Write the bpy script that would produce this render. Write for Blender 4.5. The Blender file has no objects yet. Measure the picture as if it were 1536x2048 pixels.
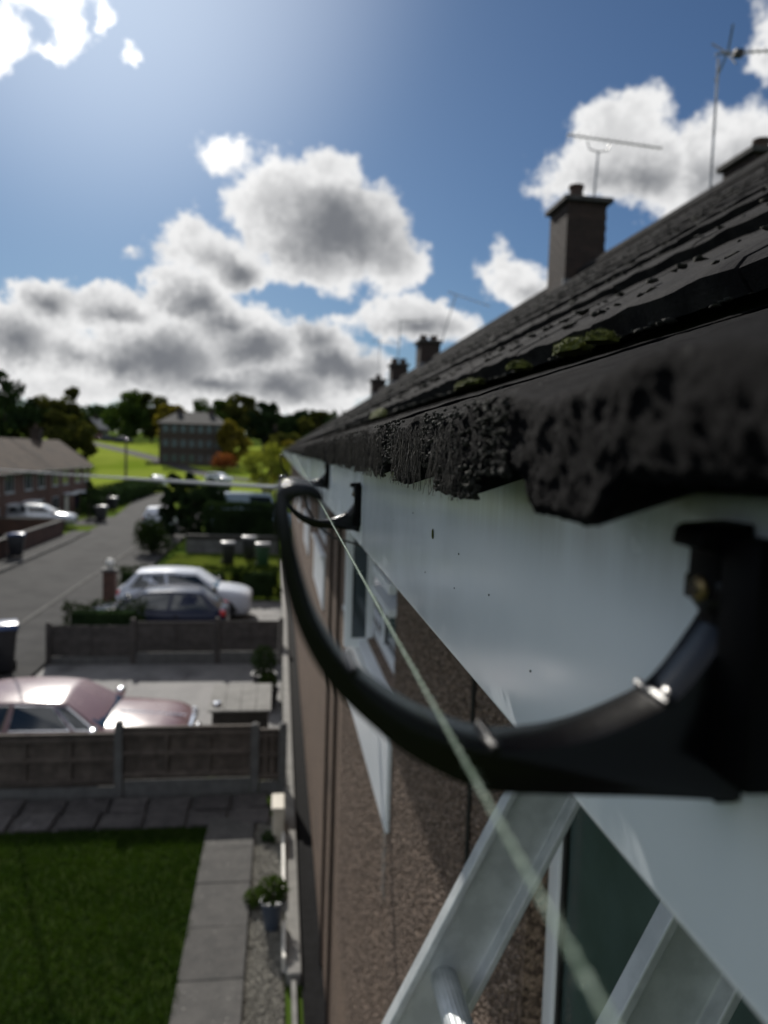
import bpy, bmesh, math, random
import numpy as np
from mathutils import Vector, Matrix, noise

random.seed(7)
RNG = np.random.default_rng(7)
SC = bpy.context.scene
COL = SC.collection
R = math.radians

# ------------------------------------------------------------------ camera
YAW, PITCH, ROLL = R(7.808), R(4.36), R(1.8)
rr = Vector((math.cos(YAW), -math.sin(YAW), 0))
ff = (Vector((math.sin(YAW), math.cos(YAW), 0)) * math.cos(PITCH) + Vector((0, 0, -math.sin(PITCH)))).normalized()
uu = rr.cross(ff)
cr = rr * math.cos(ROLL) + uu * math.sin(ROLL)
cu = uu * math.cos(ROLL) - rr * math.sin(ROLL)
cam_d = bpy.data.cameras.new('camera')
cam = bpy.data.objects.new('camera', cam_d)
COL.objects.link(cam)
cam.matrix_world = Matrix(((cr.x, cu.x, -ff.x, 0), (cr.y, cu.y, -ff.y, 0), (cr.z, cu.z, -ff.z, 0), (0, 0, 0, 1)))
cam_d.sensor_fit = 'VERTICAL'
cam_d.sensor_height = 36
cam_d.sensor_width = 27
cam_d.lens = 27.07
cam_d.clip_start = 0.01
cam_d.clip_end = 5000
cam_d.dof.use_dof = True
cam_d.dof.focus_distance = 0.52
cam_d.dof.aperture_fstop = 7.3
SC.camera = cam

# ------------------------------------------------------------------ sky, sun, exposure
SUN_AZ, SUN_EL = R(-12.5), R(33.0)          # azimuth from +Y towards +X
EXPOSURE = -0.18
SKY_STRENGTH = 0.075
SUN_STRENGTH = 5.0
CLOUDS = [(0.0567, 0.2778, 0.1136, 0.0682, 1), (-0.0065, 0.3021, 0.0617, 0.0552, 0.8), (0.1402, 0.2405, 0.0552, 0.039, 0.75), (0.0424, 0.3381, 0.0649, 0.0357, 0.55), (0.0453, 0.2309, 0.0714, 0.039, 0.8), (-0.0434, 0.2994, 0.0455, 0.0455, 0.5), (-0.0807, 0.3447, 0.039, 0.0221, 0.45), (-0.0506, 0.3539, 0.0227, 0.0156, 0.35), (-0.094, 0.2333, 0.0682, 0.0422, 0.7), (-0.1184, 0.2623, 0.0357, 0.0325, 0.5), (-0.0604, 0.2215, 0.0487, 0.0357, 0.95), (-0.2766, 0.1564, 0.0552, 0.0357, 0.85), (-0.2048, 0.1603, 0.0519, 0.0292, 0.85), (-0.1173, 0.1763, 0.0584, 0.039, 0.9), (-0.0775, 0.1462, 0.0812, 0.0487, 0.85), (-0.0402, 0.124, 0.0747, 0.0519, 0.8), (0.048, 0.1282, 0.0617, 0.039, 0.7), (0.0614, 0.1006, 0.0844, 0.039, 0.9), (-0.1493, 0.1055, 0.0974, 0.0552, 0.95), (-0.1901, 0.0879, 0.0844, 0.039, 0.8), (-0.2631, 0.1035, 0.0779, 0.0422, 0.6), (-0.3163, 0.1161, 0.0584, 0.0455, 0.9), (-0.0017, 0.0824, 0.1104, 0.0357, 0.9), (-0.101, 0.0747, 0.1169, 0.0325, 0.8), (-0.2631, 0.0627, 0.1558, 0.026, 0.5), (0.0495, 0.0655, 0.0909, 0.0292, 0.5), (0.1684, 0.1632, 0.0779, 0.0338, 0.8), (0.1486, 0.1809, 0.0487, 0.0325, 0.6), (0.2133, 0.1549, 0.039, 0.0195, 0.5), (0.0852, 0.1666, 0.026, 0.0195, 0.3), (0.2862, 0.2187, 0.0455, 0.0357, 0.5), (0.3179, 0.2009, 0.0455, 0.026, 0.5), (0.2484, 0.2246, 0.0195, 0.0162, 0.3), (0.2727, 0.2421, 0.026, 0.026, 0.4), (0.4106, 0.3686, 0.0617, 0.0617, 0.7), (0.3834, 0.3338, 0.0779, 0.039, 0.6), (0.4527, 0.3348, 0.0617, 0.0519, 0.65), (0.5077, 0.3404, 0.0519, 0.0552, 0.65), (0.5499, 0.3461, 0.0584, 0.0519, 0.6), (0.5263, 0.303, 0.0974, 0.039, 0.6), (0.4325, 0.3871, 0.039, 0.0325, 0.4), (0.3363, 0.3224, 0.0455, 0.0227, 0.4), (0.5694, 0.4329, 0.026, 0.0292, 0.4), (0.5778, 0.4536, 0.0325, 0.039, 0.4), (-0.312, 0.4233, 0.022, 0.030, 0.36), (-0.2496, 0.4344, 0.026, 0.027, 0.36), (-0.2133, 0.4567, 0.013, 0.0221, 0.35), (-0.3247, 0.4082, 0.030, 0.024, 0.4), (-0.2889, 0.4703, 0.0779, 0.022, 0.45), (-0.2729, 0.416, 0.026, 0.011, 0.3), (-0.1838, 0.4386, 0.0117, 0.0143, 0.25), (-0.372, 0.422, 0.042, 0.0519, 0.6), (-0.1823, 0.2223, 0.0227, 0.0117, 0.2), (0.0843, 0.1969, 0.0325, 0.013, 0.25)]

# grey undersides of those clouds
CORES = [(0.0694, 0.2726, 0.1071, 0.0552, 1), (0.0186, 0.2926, 0.039, 0.0325, 0.6), (-0.0543, 0.2219, 0.0357, 0.0221, 0.9), (-0.0909, 0.2278, 0.026, 0.0162, 0.5), (-0.2739, 0.1584, 0.0403, 0.0195, 0.9), (-0.1962, 0.1564, 0.0357, 0.013, 0.8), (-0.1113, 0.1726, 0.0429, 0.0221, 1), (-0.0715, 0.1526, 0.0455, 0.0195, 0.9), (-0.034, 0.1274, 0.0584, 0.0273, 1), (0.0478, 0.1344, 0.0357, 0.0273, 0.8), (0.0677, 0.1071, 0.0714, 0.0247, 1), (-0.1493, 0.1043, 0.0779, 0.0416, 1), (-0.1901, 0.0897, 0.0584, 0.0247, 0.9), (-0.3137, 0.1107, 0.0429, 0.0286, 0.9), (-0.2466, 0.0989, 0.039, 0.0195, 0.6), (-0.0018, 0.0855, 0.0844, 0.0208, 0.9), (-0.0827, 0.0787, 0.0779, 0.0169, 0.8), (0.172, 0.1522, 0.0552, 0.0175, 0.8), (0.1364, 0.1623, 0.0325, 0.0162, 0.5), (0.4389, 0.3279, 0.0617, 0.0312, 0.75), (0.3898, 0.3255, 0.039, 0.0162, 0.5), (0.5302, 0.3257, 0.0584, 0.0312, 0.75), (0.3115, 0.2068, 0.0286, 0.0156, 0.5)]


class NT:
    """small wrapper that adds nodes and links them"""
    def __init__(self, tree):
        self.t = tree
        self.n = tree.nodes
        self.l = tree.links

    def new(self, typ, **kw):
        nd = self.n.new(typ)
        for k, v in kw.items():
            setattr(nd, k, v)
        return nd

    def put(self, sock, v):
        if hasattr(v, 'is_output'):
            self.l.new(v, sock)
        elif v is not None:
            sock.default_value = v

    def math(self, op, a, b=None, c=None, clamp=False):
        nd = self.new('ShaderNodeMath', operation=op, use_clamp=clamp)
        self.put(nd.inputs[0], a)
        if b is not None: self.put(nd.inputs[1], b)
        if c is not None: self.put(nd.inputs[2], c)
        return nd.outputs[0]

    def vmath(self, op, a, b=None, scale=None):
        nd = self.new('ShaderNodeVectorMath', operation=op)
        self.put(nd.inputs[0], a)
        if b is not None: self.put(nd.inputs[1], b)
        if scale is not None: self.put(nd.inputs['Scale'], scale)
        return nd.outputs['Value'] if op in ('LENGTH', 'DOT_PRODUCT', 'DISTANCE') else nd.outputs[0]

    def smooth(self, v, a, b, lo=0.0, hi=1.0):
        nd = self.new('ShaderNodeMapRange', interpolation_type='SMOOTHSTEP')
        self.put(nd.inputs['Value'], v)
        nd.inputs['From Min'].default_value = a
        nd.inputs['From Max'].default_value = b
        nd.inputs['To Min'].default_value = lo
        nd.inputs['To Max'].default_value = hi
        return nd.outputs[0]

    def mix(self, f, a, b):
        nd = self.new('ShaderNodeMix', data_type='RGBA')
        self.put(nd.inputs['Factor'], f)
        self.put(nd.inputs['A'], a)
        self.put(nd.inputs['B'], b)
        return nd.outputs['Result']

    def noise(self, vec, scale, detail=5, rough=.55, out='Fac', dist=0.0):
        nd = self.new('ShaderNodeTexNoise')
        if vec is not None: self.put(nd.inputs['Vector'], vec)
        nd.inputs['Scale'].default_value = scale
        nd.inputs['Detail'].default_value = detail
        nd.inputs['Roughness'].default_value = rough
        nd.inputs['Distortion'].default_value = dist
        return nd.outputs[out]


def make_world():
    w = bpy.data.worlds.new('World')
    SC.world = w
    w.use_nodes = True
    w.node_tree.nodes.clear()
    t = NT(w.node_tree)
    sky = t.new('ShaderNodeTexSky', sky_type='NISHITA')
    sky.sun_disc = False
    sky.sun_elevation = SUN_EL
    sky.sun_rotation = SUN_AZ
    sky.altitude = 100
    sky.air_density = 1.0
    sky.dust_density = 0.6
    sky.ozone_density = 2.2
    tc = t.new('ShaderNodeTexCoord')
    d = tc.outputs['Generated']
    sep = t.new('ShaderNodeSeparateXYZ')
    t.l.new(d, sep.inputs[0])
    az = t.math('ARCTAN2', sep.outputs[0], sep.outputs[1])
    el = t.math('ARCSINE', sep.outputs[2])
    cmb = t.new('ShaderNodeCombineXYZ')
    t.l.new(az, cmb.inputs[0])
    t.l.new(el, cmb.inputs[1])
    flat = cmb.outputs[0]
    n1 = t.noise(d, 14, 3, .5, 'Color')
    n2 = t.noise(d, 42, 4, .6, 'Color')
    w1 = t.vmath('SCALE', t.vmath('SUBTRACT', n1, (.5, .5, .5)), scale=.055)
    w2 = t.vmath('SCALE', t.vmath('SUBTRACT', n2, (.5, .5, .5)), scale=.020)
    n3 = t.noise(d, 120, 4, .6, 'Color')
    w3 = t.vmath('SCALE', t.vmath('SUBTRACT', n3, (.5, .5, .5)), scale=.013)
    p = t.vmath('ADD', t.vmath('ADD', flat, w1), t.vmath('ADD', w2, w3))
    acc = -1.0
    for (a, e, ra, re_, wt) in CLOUDS:
        q = t.vmath('MULTIPLY', t.vmath('SUBTRACT', p, (a, e, 0)), (1 / (ra * 1.08), 1 / (re_ * 1.08), 0))
        v = t.math('MULTIPLY', t.math('SUBTRACT', 1.0, t.vmath('LENGTH', q)), wt)
        if acc == -1.0:
            acc = v
        else:
            acc = t.math('SMOOTH_MAX', acc, v, .24)
    # beyond the photographed part of the sky broken cumulus goes on unseen
    gen = t.math('SUBTRACT', t.math('MULTIPLY', t.noise(t.vmath('MULTIPLY', d, (1, 1, 2.2)), 4.5, 5, .55), 3.2), 1.50)
    out_l = t.smooth(az, -.50, -.38, 1, 0)
    out_r = t.smooth(az, .62, .75)
    out_t = t.smooth(el, .50, .62)
    om = t.math('MAXIMUM', t.math('MAXIMUM', out_l, out_r), out_t)
    om = t.math('MULTIPLY', om, t.smooth(el, .0, .06))
    acc = t.math('MAXIMUM', acc, t.math('SUBTRACT', t.math('MULTIPLY', gen, om), t.math('MULTIPLY', t.math('SUBTRACT', 1.0, om), .6)))
    fb = t.math('SUBTRACT', t.noise(d, 34, 9, .66), .5)
    dens = t.math('ADD', acc, t.math('MULTIPLY', fb, .62))
    alpha = t.smooth(dens, .04, .25)
    fb2 = t.math('SUBTRACT', t.noise(d, 16, 4, .5), .5)
    fb3 = t.math('SUBTRACT', t.noise(d, 60, 6, .6), .5)
    core = -1.0
    for (a, e, ra, re_, wt) in CORES:
        q = t.vmath('MULTIPLY', t.vmath('SUBTRACT', p, (a, e, 0)), (1 / (ra * 1.2), 1 / (re_ * 1.25), 0))
        v = t.math('MULTIPLY', t.math('SUBTRACT', 1.0, t.vmath('LENGTH', q)), wt)
        core = v if core == -1.0 else t.math('SMOOTH_MAX', core, v, .15)
    core = t.math('MAXIMUM', core, t.math('MULTIPLY', om, t.math('SUBTRACT', acc, .25)))
    core = t.math('ADD', core, t.math('ADD', t.math('MULTIPLY', fb2, .60), t.math('MULTIPLY', fb3, .36)))
    mid = t.smooth(t.math('ADD', acc, t.math('MULTIPLY', fb3, .6)), .18, .60)
    thick = t.smooth(core, -.06, .92)
    sd = (math.sin(SUN_AZ) * math.cos(SUN_EL), math.cos(SUN_AZ) * math.cos(SUN_EL), math.sin(SUN_EL))
    cs = t.vmath('DOT_PRODUCT', d, sd)
    near = t.smooth(cs, .945, .998)
    # unseen front-lit clouds away from the sun, brightened to light the fascia
    front = t.smooth(cs, .72, .25)
    edge = t.mix(near, (13.4, 13.4, 13.4, 1), (24, 23.8, 23.4, 1))
    body = t.mix(near, (2.8, 2.95, 3.25, 1), (20, 20, 20, 1))
    body = t.mix(front, body, (15.0, 16.0, 17.8, 1))
    edge = t.mix(front, edge, (17.0, 17.5, 18.4, 1))
    cc = t.mix(thick, t.mix(mid, edge, t.mix(.30, edge, body)), body)
    # forward scattering of the thin air round the sun
    glow = t.math('POWER', t.smooth(cs, .90, 1.0), 2.6)
    skyc = t.vmath('ADD', t.vmath('MULTIPLY', sky.outputs[0], (.455, .61, .775)), t.vmath('SCALE', (10.0, 10.0, 10.2), scale=t.math('MULTIPLY', glow, .34)))
    col = t.mix(alpha, skyc, cc)
    bg = t.new('ShaderNodeBackground')
    t.l.new(col, bg.inputs[0])
    bg.inputs[1].default_value = SKY_STRENGTH
    o = t.new('ShaderNodeOutputWorld')
    t.l.new(bg.outputs[0], o.inputs[0])


make_world()
sl = bpy.data.lights.new('sun', 'SUN')
sl.energy = SUN_STRENGTH
sl.angle = R(.53)
sl.color = (1.0, .95, .87)
so = bpy.data.objects.new('sun', sl)
COL.objects.link(so)
sdir = Vector((math.sin(SUN_AZ) * math.cos(SUN_EL), math.cos(SUN_AZ) * math.cos(SUN_EL), math.sin(SUN_EL)))
so.rotation_euler = sdir.to_track_quat('Z', 'Y').to_euler()
vs = SC.view_settings
vs.view_transform = 'Standard'
vs.look = 'None'
vs.exposure = EXPOSURE
vs.gamma = 1
vs.use_curve_mapping = False
SC.render.engine = 'CYCLES'
SC.cycles.use_denoising = True
SC.cycles.max_bounces = 6
SC.cycles.diffuse_bounces = 3
SC.cycles.glossy_bounces = 3
SC.cycles.transmission_bounces = 4
SC.cycles.transparent_max_bounces = 6
SC.cycles.sample_clamp_indirect = 6


# ------------------------------------------------------------------ materials
def mat(name, c1, c2=None, scale=8, rough=.7, bump=0, bscale=None, metal=0, spec=.5, rnd=0, contrast=(.35, .65),
        detail=6, coat=0, c3=None, c3scale=3, c3range=(.55, .7), bdist=.01, rvar=0, cell=False, island=0):
    m = bpy.data.materials.new(name)
    m.use_nodes = True
    t = NT(m.node_tree)
    b = t.n['Principled BSDF']
    geo = t.new('ShaderNodeNewGeometry')
    pos = geo.outputs['Position']
    col = tuple(c1) + (1,)
    if c2 is not None:
        if cell:
            vo = t.new('ShaderNodeTexVoronoi')
            t.l.new(pos, vo.inputs['Vector'])
            vo.inputs['Scale'].default_value = scale
            sp = t.new('ShaderNodeSeparateColor')
            t.l.new(vo.outputs['Color'], sp.inputs[0])
            f = t.smooth(sp.outputs[0], 0.0, 1.0)
        else:
            f = t.smooth(t.noise(pos, scale, detail, .6), *contrast)
        col = t.mix(f, tuple(c1) + (1,), tuple(c2) + (1,))
    if c3 is not None:
        f3 = t.smooth(t.noise(pos, c3scale, 6, .65), *c3range)
        col = t.mix(f3, col, tuple(c3) + (1,))
    if rnd:
        oi = t.new('ShaderNodeObjectInfo')
        k = t.math('ADD', t.math('MULTIPLY', oi.outputs['Random'], rnd), 1 - rnd / 2)
        col = t.vmath('SCALE', col, scale=k)
    if island:
        k = t.math('ADD', t.math('MULTIPLY', geo.outputs['Random Per Island'], island), 1 - island / 2)
        col = t.vmath('SCALE', col, scale=k)
    t.put(b.inputs['Base Color'], col)
    b.inputs['Roughness'].default_value = rough
    if rvar:
        t.put(b.inputs['Roughness'], t.smooth(t.noise(pos, scale * .7, 5, .6), .3, .7, max(0, rough - rvar), min(1, rough + rvar)))
    b.inputs['Metallic'].default_value = metal
    b.inputs['Specular IOR Level'].default_value = spec
    if coat:
        b.inputs['Coat Weight'].default_value = coat
        b.inputs['Coat Roughness'].default_value = .04
    if bump:
        bn = t.new('ShaderNodeBump')
        bn.inputs['Strength'].default_value = bump
        bn.inputs['Distance'].default_value = bdist
        if cell:
            vo2 = t.new('ShaderNodeTexVoronoi')
            t.l.new(pos, vo2.inputs['Vector'])
            vo2.inputs['Scale'].default_value = bscale or scale
            t.l.new(t.math('SUBTRACT', 1.0, vo2.outputs['Distance']), bn.inputs['Height'])
        else:
            t.l.new(t.noise(pos, bscale or scale * 3, 8, .65), bn.inputs['Height'])
        t.l.new(bn.outputs[0], b.inputs['Normal'])
    return m


def leaf_mat(name, c1, c2, trans=.35, scale=.8):
    m = bpy.data.materials.new(name)
    m.use_nodes = True
    t = NT(m.node_tree)
    t.n.remove(t.n['Principled BSDF'])
    out = t.n['Material Output']
    geo = t.new('ShaderNodeNewGeometry')
    f = t.smooth(t.noise(geo.outputs['Position'], scale, 3, .5), .35, .65)
    f = t.math('ADD', t.math('MULTIPLY', f, .6), t.math('MULTIPLY', geo.outputs['Random Per Island'], .4))
    col = t.mix(f, tuple(c1) + (1,), tuple(c2) + (1,))
    df = t.new('ShaderNodeBsdfDiffuse')
    tr = t.new('ShaderNodeBsdfTranslucent')
    t.l.new(col, df.inputs[0])
    t.l.new(t.vmath('MULTIPLY', col, (1.2, 1.25, .6)), tr.inputs[0])
    mx = t.new('ShaderNodeMixShader')
    mx.inputs[0].default_value = trans
    t.l.new(df.outputs[0], mx.inputs[1])
    t.l.new(tr.outputs[0], mx.inputs[2])
    t.l.new(mx.outputs[0], out.inputs[0])
    return m


M = {}
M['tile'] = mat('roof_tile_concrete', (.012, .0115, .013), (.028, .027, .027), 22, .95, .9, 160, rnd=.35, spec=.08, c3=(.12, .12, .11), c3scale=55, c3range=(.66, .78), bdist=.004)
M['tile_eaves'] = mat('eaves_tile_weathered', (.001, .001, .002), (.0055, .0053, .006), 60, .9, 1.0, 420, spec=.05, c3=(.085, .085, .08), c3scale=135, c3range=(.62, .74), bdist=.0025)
M['deck'] = mat('roof_felt', (.02, .02, .02), rough=.9)
M['moss_dark'] = mat('dry_moss', (.006, .0065, .005), (.02, .02, .014), 60, .95, .6, 500, bdist=.003)
M['moss_green'] = mat('green_moss', (.035, .045, .006), (.10, .11, .014), 130, .95, .5, 700, bdist=.002)
M['strand'] = mat('moss_root', (.02, .018, .015), (.12, .11, .09), 40, .9, contrast=(.45, .8), island=.8)
M['fascia'] = mat('white_upvc_fascia', (.83, .89, .95), (.80, .86, .92), 6, .24, 0, spec=.5, c3=(.5, .5, .48), c3scale=9, c3range=(.66, .95), rvar=.06)
def dirty_fascia():
    m = M['fascia']
    t = NT(m.node_tree)
    b = t.n['Principled BSDF']
    old = b.inputs['Base Color'].links[0].from_socket
    geo = t.new('ShaderNodeNewGeometry')
    sp = t.new('ShaderNodeSeparateXYZ')
    t.l.new(geo.outputs['Position'], sp.inputs[0])
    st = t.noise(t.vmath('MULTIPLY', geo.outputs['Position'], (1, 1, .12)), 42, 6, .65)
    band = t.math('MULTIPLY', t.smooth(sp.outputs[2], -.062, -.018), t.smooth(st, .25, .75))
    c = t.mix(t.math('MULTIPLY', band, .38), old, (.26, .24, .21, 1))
    # faint scuffs along the board and old drips below
    sc = t.smooth(t.noise(t.vmath('MULTIPLY', geo.outputs['Position'], (1, .5, 9)), 20, 8, .7), .68, .76)
    c = t.mix(t.math('MULTIPLY', sc, .30), c, (.95, .95, .95, 1))
    dr = t.math('MULTIPLY', t.smooth(t.noise(t.vmath('MULTIPLY', geo.outputs['Position'], (1, 1, .06)), 75, 4, .6), .62, .78), .10)
    c = t.mix(dr, c, (.40, .38, .34, 1))
    t.l.new(c, b.inputs['Base Color'])


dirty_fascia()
M['far_frame'] = mat('far_window_frame', (.34, .35, .36), (.28, .29, .30), 5, .5)
M['upvc'] = mat('white_upvc', (.87, .90, .93), (.84, .87, .90), 5, .3)
M['dash'] = mat('pebble_dash', (.068, .042, .028), (.31, .22, .16), 115, .85, 1.0, 115, cell=True, bdist=.008, c3=(.09, .065, .05), c3scale=1.7, c3range=(.52, .75))
M['pebble'] = mat('dash_pebble', (.08, .056, .043), (.31, .235, .185), 160, .8, cell=True, island=.9)
M['stain'] = mat('wall_stain', (.10, .09, .08), (.2, .18, .16), 60, .85, .6, 115)
M['black'] = mat('black_plastic', (.002, .002, .003), (.0035, .0035, .005), 20, .20, .12, 300, spec=.28, bdist=.0006)
M['black_matt'] = mat('matt_black_plastic', (.0018, .0018, .0025), (.003, .003, .004), 20, .5, .12, 300, spec=.08, bdist=.0006)
M['brass'] = mat('brass_screw', (.45, .34, .16), (.2, .14, .07), 200, .4, metal=.9)
M['twine'] = mat('green_white_twine', (.20, .28, .20), (.42, .50, .42), 300, .8, island=.2)
M['alu'] = mat('ladder_aluminium', (.62, .65, .66), (.50, .53, .54), 25, .45, .25, 130, metal=.3, c3=(.12, .12, .12), c3scale=30, c3range=(.72, .78), bdist=.001)
M['glass'] = mat('window_glass', (.055, .075, .085), rough=.03, spec=.9)
M['pane_pale'] = mat('pale_green_pane', (.085, .125, .12), (.06, .09, .085), 3, .08, spec=.8)  # pale green-blue base colour over the whole near pane
M['cglass'] = mat('car_glass', (.012, .018, .022), rough=.05, spec=.8)
M['gasket'] = mat('black_gasket', (.012, .012, .013), rough=.5)
M['cable_black'] = mat('black_cable', (.01, .01, .011), rough=.4)
M['cable_grey'] = mat('grey_cable', (.34, .35, .36), rough=.5)
M['brick_old'] = mat('old_brick', (.022, .013, .0095), (.038, .022, .016), 14, .85, .6, 60, rnd=.5)
M['mortar'] = mat('mortar', (.045, .041, .036), (.03, .028, .025), 20, .9)
M['cap'] = mat('chimney_cap_concrete', (.035, .033, .031), (.06, .057, .053), 9, .9, .4, 60)
M['pot'] = mat('clay_pot', (.06, .032, .022), (.04, .024, .018), 8, .8)
M['steel'] = mat('aerial_steel', (.35, .36, .37), (.22, .22, .22), 12, .45, metal=.8)
M['lead'] = mat('lead_flashing', (.16, .17, .18), (.10, .10, .11), 10, .6)
M['grass_base'] = mat('lawn_soil', (.016, .028, .008), (.028, .042, .011), 9, 1, .5, 40, spec=0, c3=(.018, .035, .01), c3scale=1.2, c3range=(.5, .7))
M['blade'] = leaf_mat('lawn_grass', (.016, .036, .006), (.036, .068, .010), .3, 1.4)
M['land'] = mat('rough_grass_land', (.06, .10, .018), (.10, .14, .024), .12, 1, .4, 4, spec=0, c3=(.075, .10, .03), c3scale=.035, c3range=(.45, .65))
M['lawn_mid'] = mat('small_lawn_grass', (.055, .075, .012), (.085, .105, .016), .8, 1, spec=0, c3=(.03, .045, .009), c3scale=.5, c3range=(.5, .62))
M['field'] = mat('mown_field_grass', (.19, .24, .035), (.235, .285, .045), .06, 1, spec=0, c3=(.14, .20, .02), c3scale=.03, c3range=(.5, .62))
M['asphalt'] = mat('asphalt', (.036, .036, .036), (.056, .056, .055), 1.3, .85, .6, 90, spec=.05, c3=(.055, .054, .053), c3scale=.5, c3range=(.5, .6), bdist=.004)
M['footway'] = mat('footway_asphalt', (.04, .04, .04), (.06, .059, .058), 1.2, .9, .5, 90, spec=.08, bdist=.004)
M['kerb'] = mat('concrete_kerb', (.13, .127, .12), (.095, .092, .088), 5, .9, .3, 60, rnd=.2, spec=.1)
M['slab'] = mat('lichened_paving_slab', (.055, .0535, .051), (.08, .0765, .072), 5, .9, .6, 60, rnd=.25, c3=(.24, .23, .21), c3scale=19, c3range=(.60, .70))
M['slab_dark'] = mat('dark_paving_slab', (.05, .046, .046), (.085, .078, .076), 5, .85, .6, 50, rnd=.5, c3=(.17, .155, .155), c3scale=3, c3range=(.62, .72))
M['gravel_bed'] = mat('gravel_bed', (.10, .095, .08), (.17, .16, .13), 60, .95, .8, 60, cell=True)
M['gravel'] = mat('gravel_stone', (.11, .105, .09), (.22, .21, .18), 60, .9, cell=True, island=.7)
M['drive'] = mat('block_paving', (.155, .152, .152), (.195, .19, .187), 2.2, .8, .5, 40, c3=(.09, .088, .088), c3scale=.9, c3range=(.52, .68))
M['tarmac_strip'] = mat('black_bitumen_strip', (.006, .006, .0065), (.011, .011, .012), 12, .9, .5, 80, spec=.1, c3=(.12, .12, .12), c3scale=25, c3range=(.72, .78))
M['plank'] = mat('concrete_edging', (.23, .225, .21), (.17, .165, .155), 4, .85, .4, 60)
M['white_board'] = mat('white_painted_board', (.70, .68, .62), (.60, .58, .52), 6, .5)
M['cream'] = mat('cream_painted_box', (.55, .50, .41), (.46, .42, .34), 6, .6)
M['fence_wood'] = mat('fence_board_wood', (.062, .049, .040), (.10, .081, .067), 7, .85, .6, 50, rnd=.4)
M['fence_grey'] = mat('fence_weathered_wood', (.045, .040, .036), (.07, .062, .057), 6, .85, .6, 50, rnd=.3)
M['conc_post'] = mat('concrete_post', (.115, .115, .112), (.085, .084, .082), 6, .88, .4, 60)
M['brick_red'] = mat('red_brick_wall', (.075, .038, .029), (.11, .058, .042), 9, .9, .6, 30, rnd=.3, c3=(.05, .028, .023), c3scale=1.2, c3range=(.5, .7))
M['roof_brown'] = mat('brown_roof_tiles', (.055, .041, .032), (.085, .063, .049), 2.5, .9, .5, 12, spec=.1, c3=(.045, .036, .03), c3scale=.6, c3range=(.5, .65))
M['apart'] = mat('dark_brick_block', (.035, .026, .022), (.05, .038, .032), 2, .9)
M['bark'] = mat('bark', (.05, .04, .03), (.085, .07, .055), 6, .9, .8, 20)
M['pole'] = mat('creosoted_pole', (.05, .038, .03), (.08, .065, .052), 5, .85)
M['grey_wall'] = mat('grey_garden_wall', (.10, .10, .10), (.15, .148, .145), 4, .9, .5, 30, rnd=.3)
M['bin_black'] = mat('bin_black_plastic', (.014, .015, .018), (.02, .021, .024), 8, .42, spec=.5)
M['bin_green'] = mat('bin_green_plastic', (.012, .05, .025), (.02, .07, .035), 8, .42)
M['bin_blue'] = mat('bin_blue_plastic', (.03, .06, .16), (.04, .075, .19), 8, .3, spec=.6)
M['bin_grey'] = mat('bin_grey_lid', (.20, .20, .21), (.25, .25, .26), 8, .35)
M['tyre'] = mat('tyre_rubber', (.012, .012, .012), (.018, .018, .018), 20, .8)
M['rim'] = mat('alloy_rim', (.45, .46, .47), (.35, .36, .37), 10, .3, metal=.9)
M['chrome'] = mat('chrome_trim', (.75, .75, .76), rough=.12, metal=1)
M['lamp'] = mat('headlamp_glass', (.75, .77, .80), rough=.08, spec=.8)
M['tail'] = mat('tail_lamp_red', (.45, .012, .012), rough=.15, spec=.7)
M['trim'] = mat('black_car_trim', (.012, .012, .013), rough=.5)
M['plate_w'] = mat('number_plate_white', (.7, .7, .68), rough=.4)


def paint(name, c, metal=.35, rough=.20):
    return mat(name, c, tuple(x * .93 for x in c), 2, rough, metal=metal, spec=.35, coat=0, rvar=.04)


M['pink'] = paint('dusty_pink_car_paint', (.21, .13, .142), 0, .26)
M['white_car'] = paint('white_car_paint', (.62, .65, .72), 0)
M['blue_car'] = paint('dark_blue_car_paint', (.008, .013, .04), 0, .16)
M['silver_car'] = paint('silver_car_paint', (.52, .54, .56), .6)
M['maroon'] = paint('maroon_van_paint', (.09, .03, .03), .2)
M['dark_car'] = paint('dark_grey_car_paint', (.04, .043, .05), .4)
M['pot_blue'] = mat('glazed_blue_pot', (.045, .06, .085), (.06, .075, .10), 6, .4)
M['pale_blue'] = paint('pale_blue_van_paint', (.30, .37, .46), .2)
M['leaf_dark'] = leaf_mat('dark_evergreen_leaves', (.012, .022, .012), (.03, .05, .02), .18)
M['leaf_hedge'] = leaf_mat('hedge_leaves', (.010, .019, .007), (.027, .044, .012), .22, 1.5)
M['leaf_olive'] = leaf_mat('olive_tree_leaves', (.035, .042, .014), (.085, .085, .026), .4, .35)
M['leaf_green'] = leaf_mat('green_tree_leaves', (.028, .05, .015), (.065, .10, .025), .35, .35)
M['leaf_gold'] = leaf_mat('autumn_gold_leaves', (.10, .085, .02), (.20, .16, .03), .4, .5)
M['leaf_rust'] = leaf_mat('rust_red_leaves', (.16, .05, .02), (.26, .09, .04), .35, .6)
M['leaf_lime'] = leaf_mat('yellow_green_leaves', (.11, .13, .025), (.20, .21, .04), .45, .6)
M['flower_orange'] = leaf_mat('orange_yellow_petals', (.45, .22, .02), (.6, .36, .03), .3, 3)


# ------------------------------------------------------------------ building helpers
def link(name, me, m, parent=None, loc=None):
    o = bpy.data.objects.new(name, me)
    if m is not None and not me.materials:
        me.materials.append(m)
    COL.objects.link(o)
    if parent is not None: o.parent = parent
    if loc is not None: o.location = loc
    return o


def tag(o, label=None, cat=None, group=None, kind=None):
    if label: o['label'] = label
    if cat: o['category'] = cat
    if group: o['group'] = group
    if kind: o['kind'] = kind
    return o


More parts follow.
